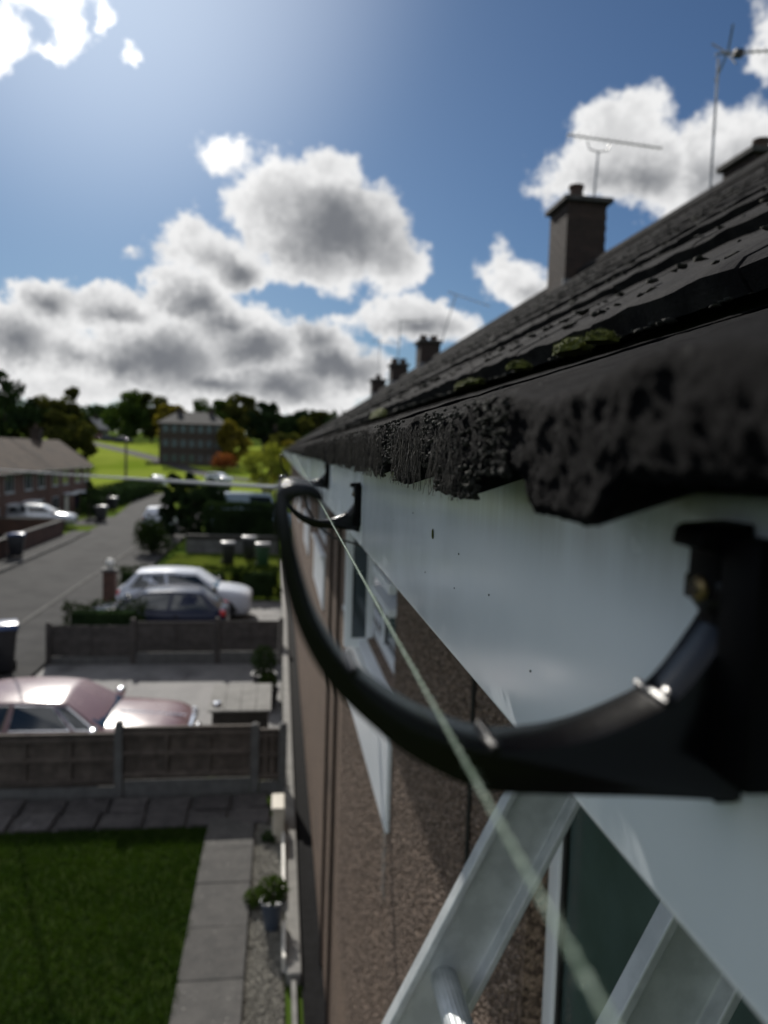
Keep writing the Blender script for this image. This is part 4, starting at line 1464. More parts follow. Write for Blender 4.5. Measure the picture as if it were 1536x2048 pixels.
    if classic:
        for s in (1, -1):
            for yy in (.60, .40):
                h_ = MB().lathe((L / 2 - .06, s * yy * hw * 1.22, hood - .16), [(.09, -.06), (.105, .02), (.09, .06), (.02, .085)], 14, 'x')
                h_.build('headlight', M['lamp'], c, True)
            MB().box(-L / 2 - .01, -L / 2 + .05, s * hw * .55 - .12, s * hw * .55 + .12, rear_deck - .24, rear_deck - .14).build('tail_light', M['tail'], c, bevel=.01)
        MB().box(L / 2 - .05, L / 2 + .03, -.32, .32, hood - .30, hood - .06).build('grille', M['chrome'], c, bevel=.02)
        MB().tube([(L / 2 - .35, -hw - .01, .45), (L / 2 + .02, -hw * .86, .45), (L / 2 + .09, 0, .45), (L / 2 + .02, hw * .86, .45), (L / 2 - .35, hw + .01, .45)], .055, 10).build('bumper', M['chrome'], c, True)
        MB().tube([(-L / 2 + .35, -hw - .01, .45), (-L / 2 - .02, -hw * .86, .45), (-L / 2 - .08, 0, .45), (-L / 2 - .02, hw * .86, .45), (-L / 2 + .35, hw + .01, .45)], .055, 10).build('bumper', M['chrome'], c, True)
        MB().tube([(L / 2 - .08, 0, hood + .03), (xf0 + .06, 0, belt + .032)], .012, 6).build('bonnet_strip', M['chrome'], c)
    else:
        for s in (1, -1):
            h_ = MB().lathe((L / 2 - .23, s * hw * .70, hood - .11), [(.02, -.16), (.10, -.10), (.12, .02), (.085, .13), (.03, .175)], 12, 'x')
            h_.build('headlight', M['lamp'], c, True)
            t_ = MB().lathe((-L / 2 + .15, s * hw * .76, rear_deck - .13), [(.03, -.13), (.09, -.10), (.12, .0), (.10, .10), (.02, .16)], 12, 'x')
            t_.build('tail_light', M['tail'], c, True)
        MB().box(L / 2 - .10, L / 2 - .002, -.42, .42, clear + .12, clear + .26).build('grille', M['trim'], c, bevel=.02)
        MB().box(-L / 2 - .004, -L / 2 + .1, -.26, .26, clear + .30, clear + .41).build('number_plate', M['plate_w'], c)
    if detail:
        for s in (1, -1):
            MB().box(-L * .42, L * .40, s * hw * .985 - .006, s * hw * .985 + .012, clear + .12, clear + .16).build('side_trim', M['trim'] if not classic else M['chrome'], c)
            for u in (.1, -.16):
                MB().box(L * u - .07, L * u + .07, s * hw * .985 - .005, s * hw * .985 + .02, belt - .15, belt - .12).build('door_handle', M['trim'] if not classic else M['chrome'], c)
    return c


make_car('dusty pink classic saloon with chrome window trim parked nose towards the house', M['pink'], 5.0, 1.86, 1.40, .97, .88, .90, (1.32, .74, -.65, -1.30), (-3.80, 12.35, ZD + .01), 0, classic=True)
make_car('white hatchback parked nose to the house behind the dark blue car', M['white_car'], 3.95, 1.78, 1.50, .96, .80, .95, (1.02, .35, -1.40, -1.85), (-2.75, 24.0, ZD + .01), 0)
make_car('dark blue hatchback with red tail lamp parked nose to the street behind the fence', M['blue_car'], 3.8, 1.76, 1.44, .93, .70, .95, (1.05, .28, -1.25, -1.75), (-3.20, 21.1, ZD + .01), math.pi)
make_car('silver estate car parked in front of the brick houses across the street', M['silver_car'], 4.2, 1.78, 1.46, .93, .78, .95, (1.05, .30, -1.60, -1.95), (-14.5, 49.5, T(-14.5, 49.5)), R(4))
make_car('white car parked at the roadside, mostly hidden behind the round bush', M['white_car'], 4.1, 1.78, 1.48, .95, .8, .95, (1.05, .3, -1.5, -1.9), (-7.15, 48.5, ZD + .10), R(90))
make_car('small pale car at the far bend of the street with its front glinting', M['silver_car'], 4.1, 1.8, 1.5, .95, .8, .95, (1.05, .3, -1.5, -1.9), (-15.2, 100.5, T(-15.2, 100.5) + .02), R(-70), detail=False)
make_car('white car by the field path above the dark conifers', M['white_car'], 4.1, 1.8, 1.5, .95, .8, .95, (1.05, .3, -1.5, -1.9), (-8.4, 110, T(-8.4, 110) + .02), R(-40), detail=False)
make_car('maroon van parked on the hill under the trees', M['maroon'], 4.6, 1.95, 2.0, 1.05, .95, 1.1, (1.6, 1.0, -2.1, -2.25), (-43.0, 189, T(-43, 189) + .02), R(-30), 'van', van=True, detail=False, name='parked_van')
make_car('dark grey car parked beside the maroon van on the hill', M['dark_car'], 4.3, 1.8, 1.5, .95, .8, .95, (1.05, .3, -1.5, -1.9), (-38.5, 184, T(-38.5, 184) + .02), R(-25), detail=False)
make_car('second dark car by the hill path below the maroon van', M['dark_car'], 4.3, 1.8, 1.5, .95, .8, .95, (1.05, .3, -1.5, -1.9), (-34.5, 178, T(-34.5, 178) + .02), R(-25), detail=False)
make_car('pale blue camper van with a rounded roof behind the tall dark hedge', M['pale_blue'], 5.4, 2.0, 2.45, 1.25, 1.05, 1.3, (2.0, 1.35, -2.3, -2.6), (-1.9, 49.8, ZD), R(6), 'van', van=True, name='camper_van')


# ------------------------------------------------------------------ wheelie bins
def bin_(label, x, y, rz, body, lid, s=1.0, z=None):
    g = thing('wheelie_bin', label, 'wheelie bin', (x, y, T(x, y) + .0 if z is None else z), rz, 'wheelie bins')
    b = MB()
    lo, hi = (.21, .24), (.275, .34)
    V = [(-lo[0], -lo[1], .06), (lo[0], -lo[1], .06), (lo[0], lo[1], .06), (-lo[0], lo[1], .06), (-hi[0], -hi[1], .95), (hi[0], -hi[1], .95), (hi[0], hi[1], .95), (-hi[0], hi[1], .95)]
    b.add([(p[0] * s, p[1] * s, p[2] * s) for p in V], [(0, 3, 2, 1), (4, 5, 6, 7), (0, 1, 5, 4), (1, 2, 6, 5), (2, 3, 7, 6), (3, 0, 4, 7)]).build('body', body, g, bevel=.03 * s, smooth=True)
    MB().box(-.295 * s, .295 * s, -.36 * s, .36 * s, .90 * s, .95 * s).build('rim', body, g, bevel=.012)
    lidb = MB().prism([(-.37 * s, .955 * s), (.36 * s, .955 * s), (.37 * s, .985 * s), (.25 * s, 1.045 * s), (-.15 * s, 1.075 * s), (-.33 * s, 1.055 * s)], 'x', -.30 * s, .30 * s)
    l = lidb.build('lid', lid, g, bevel=.018 * s, smooth=True)
    MB().tube([(-.22 * s, .36 * s, .99 * s), (-.22 * s, .43 * s, .98 * s), (.22 * s, .43 * s, .98 * s), (.22 * s, .36 * s, .99 * s)], .016 * s, 8).build('handle', body, g, True)
    for q in (-1, 1):
        MB().lathe((q * .25 * s, .26 * s, .10 * s), [(.03 * s, -.03 * s), (.10 * s, -.03 * s), (.10 * s, .03 * s), (.03 * s, .03 * s)], 14, 'x').build('wheel', M['tyre'], g)
    return g


bin_('big dark wheelie bin with shiny blue lid at the left edge on the near pavement', -6.0, 17.7, R(20), M['bin_black'], M['bin_blue'], 1.08, ZD + .09)
bin_('dark wheelie bin with pale blue lid in front of the far brick wall', -11.5, 35.8, R(100), M['bin_black'], M['bin_blue'], 1.02, ZD + .09)
bin_('black wheelie bin with grey lid, leftmost of the three on the little lawn', -2.2, 34.6, R(10), M['bin_black'], M['bin_grey'], 1, ZD + .03)
bin_('black wheelie bin standing furthest back of the three on the little lawn', -1.3, 36.4, R(-12), M['bin_black'], M['bin_grey'], 1.05, ZD + .03)
bin_('green wheelie bin with grey lid on the little lawn nearest the terrace', -.66, 33.9, R(5), M['bin_green'], M['bin_grey'], 1.05, ZD + .03)
bin_('dark wheelie bin beside the narrow conifer across the street', -11.8, 53.6, R(80), M['bin_black'], M['bin_grey'], 1.05)
bin_('dark wheelie bin at the corner of the side turning', -13.0, 62.8, R(70), M['bin_black'], M['bin_grey'], 1.05)

# ------------------------------------------------------------------ small front-garden things
def post_pier():
    x, y, ZG = -4.98, 23.8, ZD
    g = thing('gate_pier', 'brick gate pier with a white ball on top beside the white car', 'gate pier', (x, y, ZG))
    MB((x, y, ZG)).box(x - .17, x + .17, y - .17, y + .17, ZG - .1, ZG + 1.42).build('shaft', M['mortar'], g)
    for k in range(19):
        z = ZG + .005 + k * .075
        for q in range(2):
            if k % 2: box = (x - .175, x + .175, y - .175 + q * .178, y - .003 + q * .178)
            else: box = (x - .175 + q * .178, x - .003 + q * .178, y - .175, y + .175)
            MB((x, y, ZG)).box(*box, z, z + .065).build('brick', M['brick_red'], g, fix=False)
    MB((x, y, ZG)).box(x - .23, x + .23, y - .23, y + .23, ZG + 1.43, ZG + 1.49).build('cap', M['conc_post'], g, bevel=.01)
    MB((x, y, ZG)).lathe((x, y, ZG + 1.49), [(.09, 0), (.07, .03)] + [(.145 * math.sin(t), .165 - .145 * math.cos(t)) for t in [.5 + i * .32 for i in range(9)]], 18).build('ball', M['white_board'], g, True)


post_pier()


def storage():
    g = thing('storage_box', 'low dark garden storage box with a sloping grey lid on the driveway', 'storage box', (-.55, 12.9, ZG))
    o = (-.55, 12.9, ZG)
    MB(o).box(-.98, -.12, 12.4, 13.4, ZD + .012, ZG + .02).build('base', M['fence_grey'], g)
    for k in range(6):
        z = ZG + .02 + k * .098
        MB(o).box(-1.0, -.10, 12.38, 13.42, z, z + .092).build('plank', M['fence_grey'], g, bevel=.004)
    b = MB(o)
    for k in range(4):
        a = -1.06 + k * .2525
        b2 = MB(o).add([(a, 12.30, ZG + .62), (a + .246, 12.30, ZG + .62), (a + .246, 13.5, ZG + .70), (a, 13.5, ZG + .70), (a, 12.30, ZG + .65), (a + .246, 12.30, ZG + .65), (a + .246, 13.5, ZG + .73), (a, 13.5, ZG + .73)],
                       [(0, 3, 2, 1), (4, 5, 6, 7), (0, 1, 5, 4), (1, 2, 6, 5), (2, 3, 7, 6), (3, 0, 4, 7)])
        b2.build('lid_plank', M['plank'], g, bevel=.004)
    MB(o).lathe((-.93, 12.55, ZG + .665), [(.05, 0), (.075, .01), (.075, .03), (.06, .05), (.02, .055)], 14).build('lid_knob', M['chrome'], g, True)


storage()


def pot_plant(label, x, y, pr, ph, pm, leaf, lr, lh, n, ls, name='potted_plant', ZG=ZG):
    g = thing(name, label, 'potted plant', (x, y, ZG))
    MB((x, y, ZG)).lathe((x, y, ZG), [(pr * .62, .0), (pr * .68, .02), (pr * .95, ph * .9), (pr * 1.06, ph * .9), (pr * 1.06, ph), (pr * .92, ph), (pr * .88, ph * .85)], 20).build('pot', pm, g, True)
    st = MB((x, y, ZG))
    for k in range(4):
        a = k * 1.6
        st.tube([(x, y, ZG + ph * .85), (x + .3 * lr * math.cos(a), y + .3 * lr * math.sin(a), ZG + ph + lh * .5), (x + .6 * lr * math.cos(a), y + .6 * lr * math.sin(a), ZG + ph + lh)], [.012, .009, .004], 5)
    st.build('stem', M['bark'], g)
    P = sphere_pts(n, (x, y, ZG + ph + lh * .5), (lr, lr, lh * .6), .3) - np.array((x, y, ZG))
    tag(link('leaves', quads_mesh('leaves', leaf_quads(P, ls)), leaf, g), kind='stuff')


pot_plant('dark round shrub in a black pot at the back of the driveway', -.24, 16.2, .26, .46, M['bin_black'], M['leaf_dark'], .28, .55, 900, .035, ZG=ZD + .01)
pot_plant('second lower pot with a dark plant just nearer than the round shrub', -.14, 15.4, .22, .38, M['bin_black'], M['leaf_hedge'], .2, .3, 500, .03, ZG=ZD + .01)
pot_plant('blue grey tapered pot with a green leafy plant on the gravel', .02, 7.55, .12, .30, M['pot_blue'], M['leaf_green'], .16, .22, 420, .028)
def low_plant(label, x, y, r_, h, leaf, n, ls, name='garden_plant', cat='plant', ZG=ZG):
    g = thing(name, label, cat, (x, y, ZG))
    P = sphere_pts(n, (0, 0, h * .5), (r_, r_, h * .55), .2)
    P = P[P[:, 2] > .01]
    st = MB()
    for k in range(6):
        a = k * 1.05
        st.tube([(0, 0, 0), (.4 * r_ * math.cos(a), .4 * r_ * math.sin(a), h * .6), (.7 * r_ * math.cos(a), .7 * r_ * math.sin(a), h * .9)], [.008, .006, .003], 4)
    st.build('stem', M['bark'], g)
    tag(link('leaves', quads_mesh('leaves', leaf_quads(P, ls)), leaf, g), kind='stuff')
    return g


low_plant('small bushy green weed at the edge of the path beside the blue pot', -.16, 7.95, .13, .18, M['leaf_green'], 300, .026)
low_plant('dark green weed in the gravel beside the far end of the path', -.02, 9.3, .12, .14, M['leaf_dark'], 200, .025)
low_plant('pale leafy plant at the wall end of the near fence', -.02, 11.25, .20, .92, M['leaf_lime'], 400, .035, ZG=ZD + .01)
low_plant('orange yellow flowers showing over the bonnet of the pink car', -2.35, 14.2, .30, .55, M['flower_orange'], 420, .035, ZG=ZD + .01)
# pale things at the foot of the wall
tag(MB((0, 0, 0)).box(.005, .15, 9.25, 9.66, ZG, ZG + .42).box(-.012, .15, 9.24, 9.67, ZG + .42, ZG + .455).build('planter_box', M['cream'], bevel=.012), 'cream painted box with a lid at the foot of the wall by the near fence', 'box')
tag(MB().box(.118, .152, 7.85, 9.15, ZG, ZG + .20).build('white_board', M['white_board'], bevel=.004), 'long white board on edge against the pale edging, beyond the pot', 'board')
tag(MB().box(.118, .152, 6.85, 7.42, ZG, ZG + .16).build('white_board', M['white_board'], bevel=.004), 'shorter white board on edge against the pale edging, nearer than the pot', 'board')
tag(MB().box(.20, .245, 4.9, 6.66, ZG, ZG + .07).build('white_board', M['plank'], bevel=.004), 'narrow pale concrete strip lying on the ground past the near end of the edging', 'board')

# ------------------------------------------------------------------ walls across the street
def brick_wall(label, a, b, h, m, th=.22, cap=M['kerb'], z=None, bricks=True, name='garden_wall'):
    a, b = Vector(a), Vector(b)
    L_ = (b - a).length
    z0 = ZD if z is None else z
    ang = math.atan2((b - a).y, (b - a).x)
    g = thing(name, label, 'wall', (a.x, a.y, z0), ang)
    MB().box(0, L_, -th / 2 + .008, th / 2 - .008, -.4, h).build('core', M['mortar'], g)
    if bricks:
        bm_ = MB()
        k = 0
        z = .01
        while z < h - .03:
            x = -.1125 * (k % 2)
            while x < L_:
                s, e = max(0, x), min(L_, x + .215)
                if e - s > .03: bm_.box(s, e, -th / 2 + random.uniform(-.002, .002), th / 2, z, min(h, z + .065))
                x += .225
            z += .075; k += 1
        tag(bm_.build('brickwork', m, g, fix=False), kind='stuff')
    else:
        n = int(L_ / .44)
        for r_ in range(int(h / .215)):
            for i in range(n):
                bl = MB().box(i * L_ / n + .005, (i + 1) * L_ / n - .005, -th / 2 - random.uniform(0, .004), th / 2, r_ * .215 + .005, r_ * .215 + .208).build('block', m, g)
    n = max(1, int(L_ / .6))
    for i in range(n):
        MB().box(i * L_ / n + .003, (i + 1) * L_ / n - .003, -th / 2 - .03, th / 2 + .03, h, h + .055).build('coping', cap, g, bevel=.006)


brick_wall('low red brick garden wall with pale coping along the far pavement', (-12.15, 25.5), (-12.15, 45.4), .84, M['brick_red'])
brick_wall('low red brick wall returning beside the silver car', (-12.3, 45.5), (-16.2, 45.2), .9, M['brick_red'])
brick_wall('grey block garden wall below the tall dark hedge', (-4.5, 38.8), (.1, 38.8), .84, M['grey_wall'], bricks=False)
brick_wall('brick boundary wall across the street beyond the side turning', (-13.6, 60), (-16.0, 82), .85, M['brick_red'], z=T(-13, 66))


# ------------------------------------------------------------------ vegetation
def tree(label, x, y, h, r_, leaf, n=2600, ls=.42, trunk=.28, shape='round', low=.22, name='tree', group='trees on the hill', gaps=.5):
    z = T(x, y) - .05
    g = thing(name, label, 'tree', (x, y, z), 0, group)
    tr = MB()
    tip = Vector((random.uniform(-.3, .3), random.uniform(-.3, .3), h * .8))
    tr.tube([(0, 0, -.2), (tip.x * .2, tip.y * .2, h * .2), (tip.x * .6, tip.y * .6, h * .5), tuple(tip)], [trunk, trunk * .75, trunk * .45, trunk * .12], 8)
    cl = []
    nl = 9
    for k in range(nl):
        a = k * 2.4 + random.uniform(-.4, .4)
        zb = h * random.uniform(low, .62)
        l = r_ * random.uniform(.5, .9)
        e = Vector((math.cos(a) * l, math.sin(a) * l, zb + h * random.uniform(.08, .26)))
        s = Vector((tip.x * zb / h, tip.y * zb / h, zb))
        tr.tube([s, s.lerp(e, .5) + Vector((0, 0, .15)), e], [trunk * .32, trunk * .2, trunk * .06], 5)
        cl.append((e, r_ * random.uniform(.30, .48)))
    tr.build('trunk', M['bark'], g, True)
    for k in range(16 if shape != 'cone' else 26):
        t = random.uniform(low, 1)
        if shape == 'cone': rad_ = r_ * math.sqrt(max(0, 1 - t ** 3)) * .85
        else: rad_ = r_ * math.sqrt(max(.06, 1 - ((t - .58) / .48) ** 2))
        a = random.uniform(0, 6.28)
        q = math.sqrt(random.random()) * rad_ * .85
        cl.append((Vector((math.cos(a) * q, math.sin(a) * q, h * t * .97)), r_ * random.uniform(.22, .40) * (1 if shape != 'cone' else .8)))
    P = []
    per = n // len(cl) + 1
    for c, cr2 in cl:
        P.append(sphere_pts(per, c, (cr2, cr2, cr2 * .75), .35))
    P = np.concatenate(P)
    P = P[P[:, 2] > h * .1]
    tag(link('crown', quads_mesh('crown', leaf_quads(P, ls)), leaf, g), kind='stuff')


def hedge(label, x0, x1, y0, y1, h, leaf, n, ls, name='hedge', z=None):
    zz = T((x0 + x1) / 2, (y0 + y1) / 2) if z is None else z
    cx, cy = (x0 + x1) / 2, (y0 + y1) / 2
    g = thing(name, label, 'hedge', (cx, cy, zz))
    sx, sy = (x1 - x0) / 2, (y1 - y0) / 2
    P = RNG.uniform(-1, 1, (n, 3))
    ax = RNG.integers(0, 5, n)
    P[ax == 0, 2] = 1; P[ax == 1, 0] = -1; P[ax == 2, 0] = 1; P[ax == 3, 1] = -1; P[ax == 4, 1] = 1
    P = P * np.array((sx, sy, h / 2)) + np.array((0, 0, h / 2))
    for p in P:
        p += np.array((noise.noise(Vector(p * 1.7 + cx)), noise.noise(Vector(p * 1.7 + 9)), noise.noise(Vector(p * 1.3 + 5)))) * .16
    P += RNG.normal(0, .04, P.shape)
    st = MB()
    k = max(2, int((x1 - x0) / .5))
    for i in range(k):
        x = -sx + (i + .5) * 2 * sx / k
        st.tube([(x, 0, -.05), (x + .06, .04, h * .5), (x + .1, -.05, h * .85)], [.03, .022, .008], 5)
    st.build('stem', M['bark'], g)
    MB().box(-sx * .82, sx * .82, -sy * .7, sy * .7, .12, h * .86).build('twigs', M['leaf_dark'], g)
    tag(link('leaves', quads_mesh('leaves', leaf_quads(P, ls)), leaf, g), kind='stuff')


def bush(label, x, y, r_, h, leaf, n, ls, name='bush'):
    g = thing(name, label, 'bush', (x, y, T(x, y)))
    cl = [sphere_pts(n // 9, (random.uniform(-.5, .5) * r_, random.uniform(-.5, .5) * r_, h * random.uniform(.12, .72)), (r_ * .6, r_ * .6, h * .3), .4) for _ in range(9)]
    P = np.concatenate(cl)
    P = P[P[:, 2] > .02]
    st = MB()
    for k in range(7):
        a = k * .9
        st.tube([(0, 0, -.05), (.3 * r_ * math.cos(a), .3 * r_ * math.sin(a), h * .5), (.5 * r_ * math.cos(a), .5 * r_ * math.sin(a), h * .8)], [.035, .022, .008], 5)
    st.build('stem', M['bark'], g)
    tag(link('leaves', quads_mesh('leaves', leaf_quads(P, ls)), leaf, g), kind='stuff')


hedge('low dark hedge running behind the white car to the brick pier', -5.6, -1.45, 26.6, 27.3, 1.0, M['leaf_hedge'], 4200, .05)
hedge('short dark hedge behind the bonnet of the white car, next to the terrace', -1.3, .0, 26.5, 27.4, 1.05, M['leaf_hedge'], 1600, .05)
hedge('low clipped shrub above the left end of the dark fence', -5.1, -3.3, 19.1, 19.8, 1.28, M['leaf_hedge'], 1800, .045)
hedge('tall dark hedge above the grey block wall', -3.7, .05, 40.2, 41.7, 2.3, M['leaf_dark'], 11000, .075)
hedge('dark hedge along the far pavement by the side turning', -14.4, -13.0, 58.5, 61.0, 1.3, M['leaf_dark'], 1800, .07)
hedge('far dark hedge following the bend of the street', -16.6, -13.4, 66.0, 92.0, 1.4, M['leaf_dark'], 5200, .12)
hedge('dark hedge between the street and the conifers at the bend', -7.6, -5.6, 60.0, 90.0, 1.5, M['leaf_dark'], 4200, .12)
bush('rounded dark green bush at the kerb in front of the conifers', -5.85, 37.5, 1.05, 2.05, M['leaf_hedge'], 3000, .07)
bush('rust red garden shrub near the brown apartment block', -8.9, 128, 2.2, 3.0, M['leaf_rust'], 900, .22)
for lab, x, y, h, r_ in (('left one of the tall dark conifers by the near kerb', -5.95, 44.8, 3.7, .9), ('middle tall dark conifer by the near kerb', -4.9, 44.4, 3.9, .95), ('right one of the tall dark conifers, next to the tall hedge', -3.9, 44.8, 3.5, .9)):
    tree(lab, x, y, h, r_, M['leaf_dark'], 7500, .11, .10, 'cone', .03, 'conifer', 'tall dark conifers by the kerb')
tree('narrow dark conifer on the far pavement beside a bin', -13.2, 56.4, 2.7, .6, M['leaf_dark'], 1400, .09, .08, 'cone', .04, 'conifer', 'conifers across the street')
tree('yellow green willowy tree rising at the far end of the terrace', -.9, 53.5, 5.9, 1.8, M['leaf_lime'], 2000, .14, .12, 'round', .3, 'tree', 'trees past the terrace')
tree('small gold leaved tree behind the yellow green one', .9, 60, 6.0, 2.1, M['leaf_gold'], 1600, .16, .14, 'round', .25, 'tree', 'trees past the terrace')
for (lab, x, y, h, r_, lf, sh) in (
        ('tall dark tree at the left edge behind the brick houses', -41.5, 124, 14.2, 5.2, 'leaf_dark', 'round'),
        ('dark tree half cut off by the left edge of the view', -47, 126, 13.0, 5.0, 'leaf_dark', 'round'),
        ('olive tree right of the tall dark tree', -35.5, 126, 10.5, 4.0, 'leaf_olive', 'round'),
        ('lower olive tree in front of the wispy pointed tree', -32.2, 128, 8.2, 3.2, 'leaf_olive', 'round'),
        ('wispy pointed tree on the skyline at the left', -35.5, 138, 12.5, 3.0, 'leaf_olive', 'cone'),
        ('broad green tree on the skyline above the parked vehicles', -37.0, 197, 13.0, 5.6, 'leaf_green', 'round'),
        ('dark tree joined to the right of the broad green tree', -32.0, 200, 12.6, 4.6, 'leaf_olive', 'round'),
        ('lower dark tree right of the broad green tree', -28.0, 202, 9.0, 4.4, 'leaf_dark', 'round'),
        ('golden green tree left of the brown apartment block', -23.6, 176, 8.6, 3.6, 'leaf_gold', 'round'),
        ('big dark tree behind the left half of the apartment block', -17.0, 205, 12.0, 5.6, 'leaf_green', 'round'),
        ('big dark tree behind the right half of the apartment block', -10.0, 206, 12.6, 5.4, 'leaf_olive', 'round'),
        ('dark rounded tree on the skyline right of the apartment block', -4.0, 204, 11.6, 5.0, 'leaf_dark', 'round'),
        ('orange topped garden tree beside the apartment block', -8.4, 138, 7.3, 2.9, 'leaf_gold', 'round'),
        ('dark tree on the skyline above the end of the terrace', 3.4, 196, 9.2, 4.6, 'leaf_dark', 'round'),
        ('dark tree on the skyline just left of the terrace roofs', 9.0, 190, 8.8, 4.6, 'leaf_olive', 'round'),
        ('dark tree half hidden by the terrace roofs', 15.5, 186, 9.4, 4.8, 'leaf_dark', 'round'),
        ('olive tree below the skyline at the end of the terrace', 1.2, 120, 6.6, 3.4, 'leaf_olive', 'round'),
        ('dark tree behind the yellow green willowy tree', 4.6, 104, 7.2, 3.6, 'leaf_dark', 'round')):
    tree(lab, x, y, h, r_, M[lf], 4200, .40 if y < 150 else .52, .3, sh, .12)


def wood():
    n = 16000
    x = RNG.uniform(-210, 190, n)
    y = RNG.uniform(236, 300, n)
    top = np.array([9.0 + 4.5 * noise.noise(Vector((a * .035, 0, 3))) + 3.0 * noise.noise(Vector((a * .12, b * .1, 7))) for a, b in zip(x, y)])
    z = np.array([T(a, b) for a, b in zip(x, y)]) + top * RNG.uniform(.05, 1, n) ** .6
    tag(link('woodland', quads_mesh('woodland', leaf_quads(np.stack([x, y, z], 1), 1.25)), M['leaf_dark']), 'dark far woodland closing the skyline', 'woodland', kind='stuff')


wood()


# ------------------------------------------------------------------ houses across the street and on the hill
def far_house(label, x0, x1, y0, y1, zg, zeave, zridge, wins, doors, wallm, roofm, xr=None, name='brick_house', hip=0, group='brick houses across the street', chim=True, over=.25):
    """front faces +x at x1; ridge runs along y"""
    org = (x1, (y0 + y1) / 2, zg)
    h = thing(name, label, 'house', org, 0, group)
    xr = (x0 + x1) / 2 if xr is None else xr
    b = MB(org).box(x0, x1, y0, y1, zg - 1, zeave)
    if hip == 0: b.prism([(x0, zeave), (x1, zeave), (xr, zridge - .12)], 'y', y0, y1)
    b.build('wall', wallm, h)
    r_ = MB(org)
    e = over
    sl = (zridge - zeave) / (x1 - xr)
    A = [(x1 + e, y0 - e, zeave - e * sl), (x1 + e, y1 + e, zeave - e * sl), (x0 - e, y1 + e, zeave - e * sl), (x0 - e, y0 - e, zeave - e * sl), (xr, y0 - e + hip, zridge), (xr, y1 + e - hip, zridge)]
    A += [(p[0], p[1], p[2] - .12) for p in A]
    r_.add(A, [(0, 1, 5, 4), (2, 3, 4, 5), (1, 2, 5), (3, 0, 4), (6, 10, 11, 7), (8, 11, 10, 9), (7, 11, 8), (9, 10, 6), (0, 6, 7, 1), (1, 7, 8, 2), (2, 8, 9, 3), (3, 9, 6, 0)])
    rf = r_.build('roof', roofm, h)
    if chim:
        cy = (y0 + y1) / 2
        c = MB(org).box(xr - .35, xr + .35, cy - .4, cy + .4, zridge - .6, zridge + .75).box(xr - .42, xr + .42, cy - .47, cy + .47, zridge + .75, zridge + .85).build('chimney', M['brick_old'], rf)
        MB(org).lathe((xr, cy - .15, zridge + .84), [(.13, 0), (.11, .05), (.10, .35), (.13, .4)], 10).build('chimney_pot', M['pot'], c, True)
    MB(org).box(x1 + e - .01, x1 + e + .09, y0, y1, zeave - e * sl - .16, zeave - e * sl - .06).build('gutter', M['trim'], rf)
    for (wy, wz, ww, wh) in wins:
        f = .07
        q = MB(org)
        xa, xb = x1 - .03, x1 + .035
        q.box(xa, xb, wy - ww / 2, wy + ww / 2, wz, wz + f).box(xa, xb, wy - ww / 2, wy + ww / 2, wz + wh - f, wz + wh)
        for yy in (wy - ww / 2, wy - f / 2, wy + ww / 2 - f): q.box(xa, xb, yy, yy + f, wz + f, wz + wh - f)
        w = q.build('window', M['far_frame'], h)
        MB(org).box(x1 + .002, x1 + .014, wy - ww / 2 + f * .5, wy + ww / 2 - f * .5, wz + f * .5, wz + wh - f * .5).build('pane', M['cglass'], w)
        MB(org).box(x1 + .001, x1 + .10, wy - ww / 2 - .06, wy + ww / 2 + .06, wz - .07, wz - .005).build('sill', M['far_frame'], w)
    for (dy, dw, dh, dm) in doors:
        d = MB(org).box(x1 + .001, x1 + .05, dy - dw / 2, dy + dw / 2, zg, zg + dh).build('door', dm, h)
        MB(org).box(x1 + .05, x1 + .09, dy + dw * .34, dy + dw * .40, zg + 1.0, zg + 1.1).build('handle', M['chrome'], d)
        MB(org).box(x1 + .01, x1 + .7, dy - dw * .9, dy + dw * .9, zg + dh + .12, zg + dh + .22).build('porch_roof', M['upvc'], h)
    return h


for i, (y0, y1, lab) in enumerate(((57.2, 69.3, 'far end pair of red brick houses with a brown roof across the street'), (44.9, 57.0, 'red brick pair of houses behind the silver car'), (32.4, 44.7, 'red brick pair of houses at the left edge across the street'), (20, 32.2, 'red brick pair of houses facing the near driveway across the street'), (7.4, 19.8, 'nearest red brick pair of houses across the street, outside the view'))):
    zg = -6.05 if i < 3 else -4.85
    dz = 0 if i < 3 else 1.0
    up, lo = zg + 2.95, zg + .85
    wins = [(y0 + k, up, 1.5, 1.15) for k in (1.6, 4.3, 7.9, 10.6)] + [(y0 + k, lo, 1.7, 1.3) for k in (1.7, 10.4)]
    far_house(lab, -21.4, -16.2, y0, y1, zg, -1.65 + dz * .9, .25 + dz * .9, wins, [(y0 + 4.6, .9, 2.05, M['white_board']), (y0 + 7.6, .9, 2.05, M['blue_car'])], M['brick_red'], M['roof_brown'], xr=-18.8)
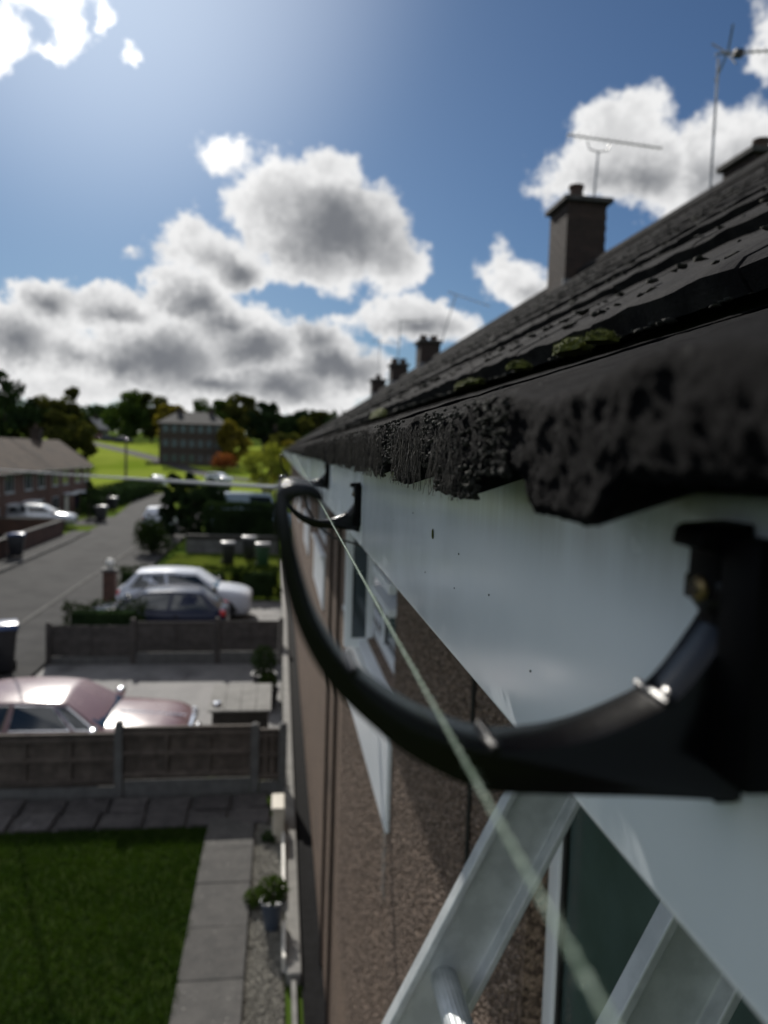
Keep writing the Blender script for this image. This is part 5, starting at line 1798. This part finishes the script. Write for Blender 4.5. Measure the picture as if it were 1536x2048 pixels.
# apartment block on the hill, its long side facing the street
def block():
    x0, x1, y0, y1 = -20.8, -9.7, 138, 148
    zg = -3.6
    org = ((x0 + x1) / 2, y0, zg)
    h = thing('apartment_block', 'dark brown three storey apartment block standing on the green hill', 'apartment block', org)
    MB(org).box(x0, x1, y0, y1, zg - 1, 4.1).build('wall', M['apart'], h)
    r_ = MB(org)
    A = [(x0 - .4, y0 - .4, 4.05), (x1 + .4, y0 - .4, 4.05), (x1 + .4, y1 + .4, 4.05), (x0 - .4, y1 + .4, 4.05), (x0 + 2.5, 143, 6.3), (x1 - 2.5, 143, 6.3)]
    r_.add(A, [(0, 1, 5, 4), (1, 2, 5), (2, 3, 4, 5), (3, 0, 4), (3, 2, 1, 0)])
    rf = r_.build('roof', M['deck'], h)
    for cx in (-18, -12.4):
        MB(org).box(cx - .5, cx + .5, 142.4, 143.6, 5.4, 6.9).build('chimney', M['apart'], rf)
    for fl in range(3):
        for k in range(7):
            cx = x0 + 1.1 + k * 1.48
            z = zg + 1.0 + fl * 2.55
            w = MB(org).box(cx - .5, cx + .5, y0 - .05, y0 + .04, z, z + .07).box(cx - .5, cx + .5, y0 - .05, y0 + .04, z + 1.23, z + 1.3).box(cx - .5, cx - .43, y0 - .05, y0 + .04, z, z + 1.3).box(cx + .43, cx + .5, y0 - .05, y0 + .04, z, z + 1.3).build('window', M['kerb'], h)
            MB(org).box(cx - .44, cx + .44, y0 - .02, y0 - .008, z + .06, z + 1.24).build('pane', M['glass'], w)
    MB(org).box(x0 - 1.6, x1 + 3.0, y0 - 4.1, y0 - 3.9, zg - 1.2, zg + .9).build('boundary_wall', M['apart'], h)


block()
far_house('dark house with a grey roof between the trees on the hilltop', -49.5, -45.5, 203, 215, .9, 4.2, 6.6, [(206, 1.8, 1.6, 1.3), (211, 1.8, 1.6, 1.3)], [(208.6, .9, 2.0, M['white_board'])], M['apart'], M['trim'], group='houses on the hill', name='hill_house')
far_house('dark roofed house to the right of the apartment block', -3.5, 1.5, 150, 160, -1.8, 1.6, 4.0, [(152, .0, 1.5, 1.2), (157, .0, 1.5, 1.2)], [(154.6, .9, 1.5, M['white_board'])], M['apart'], M['trim'], group='houses on the hill', name='hill_house')
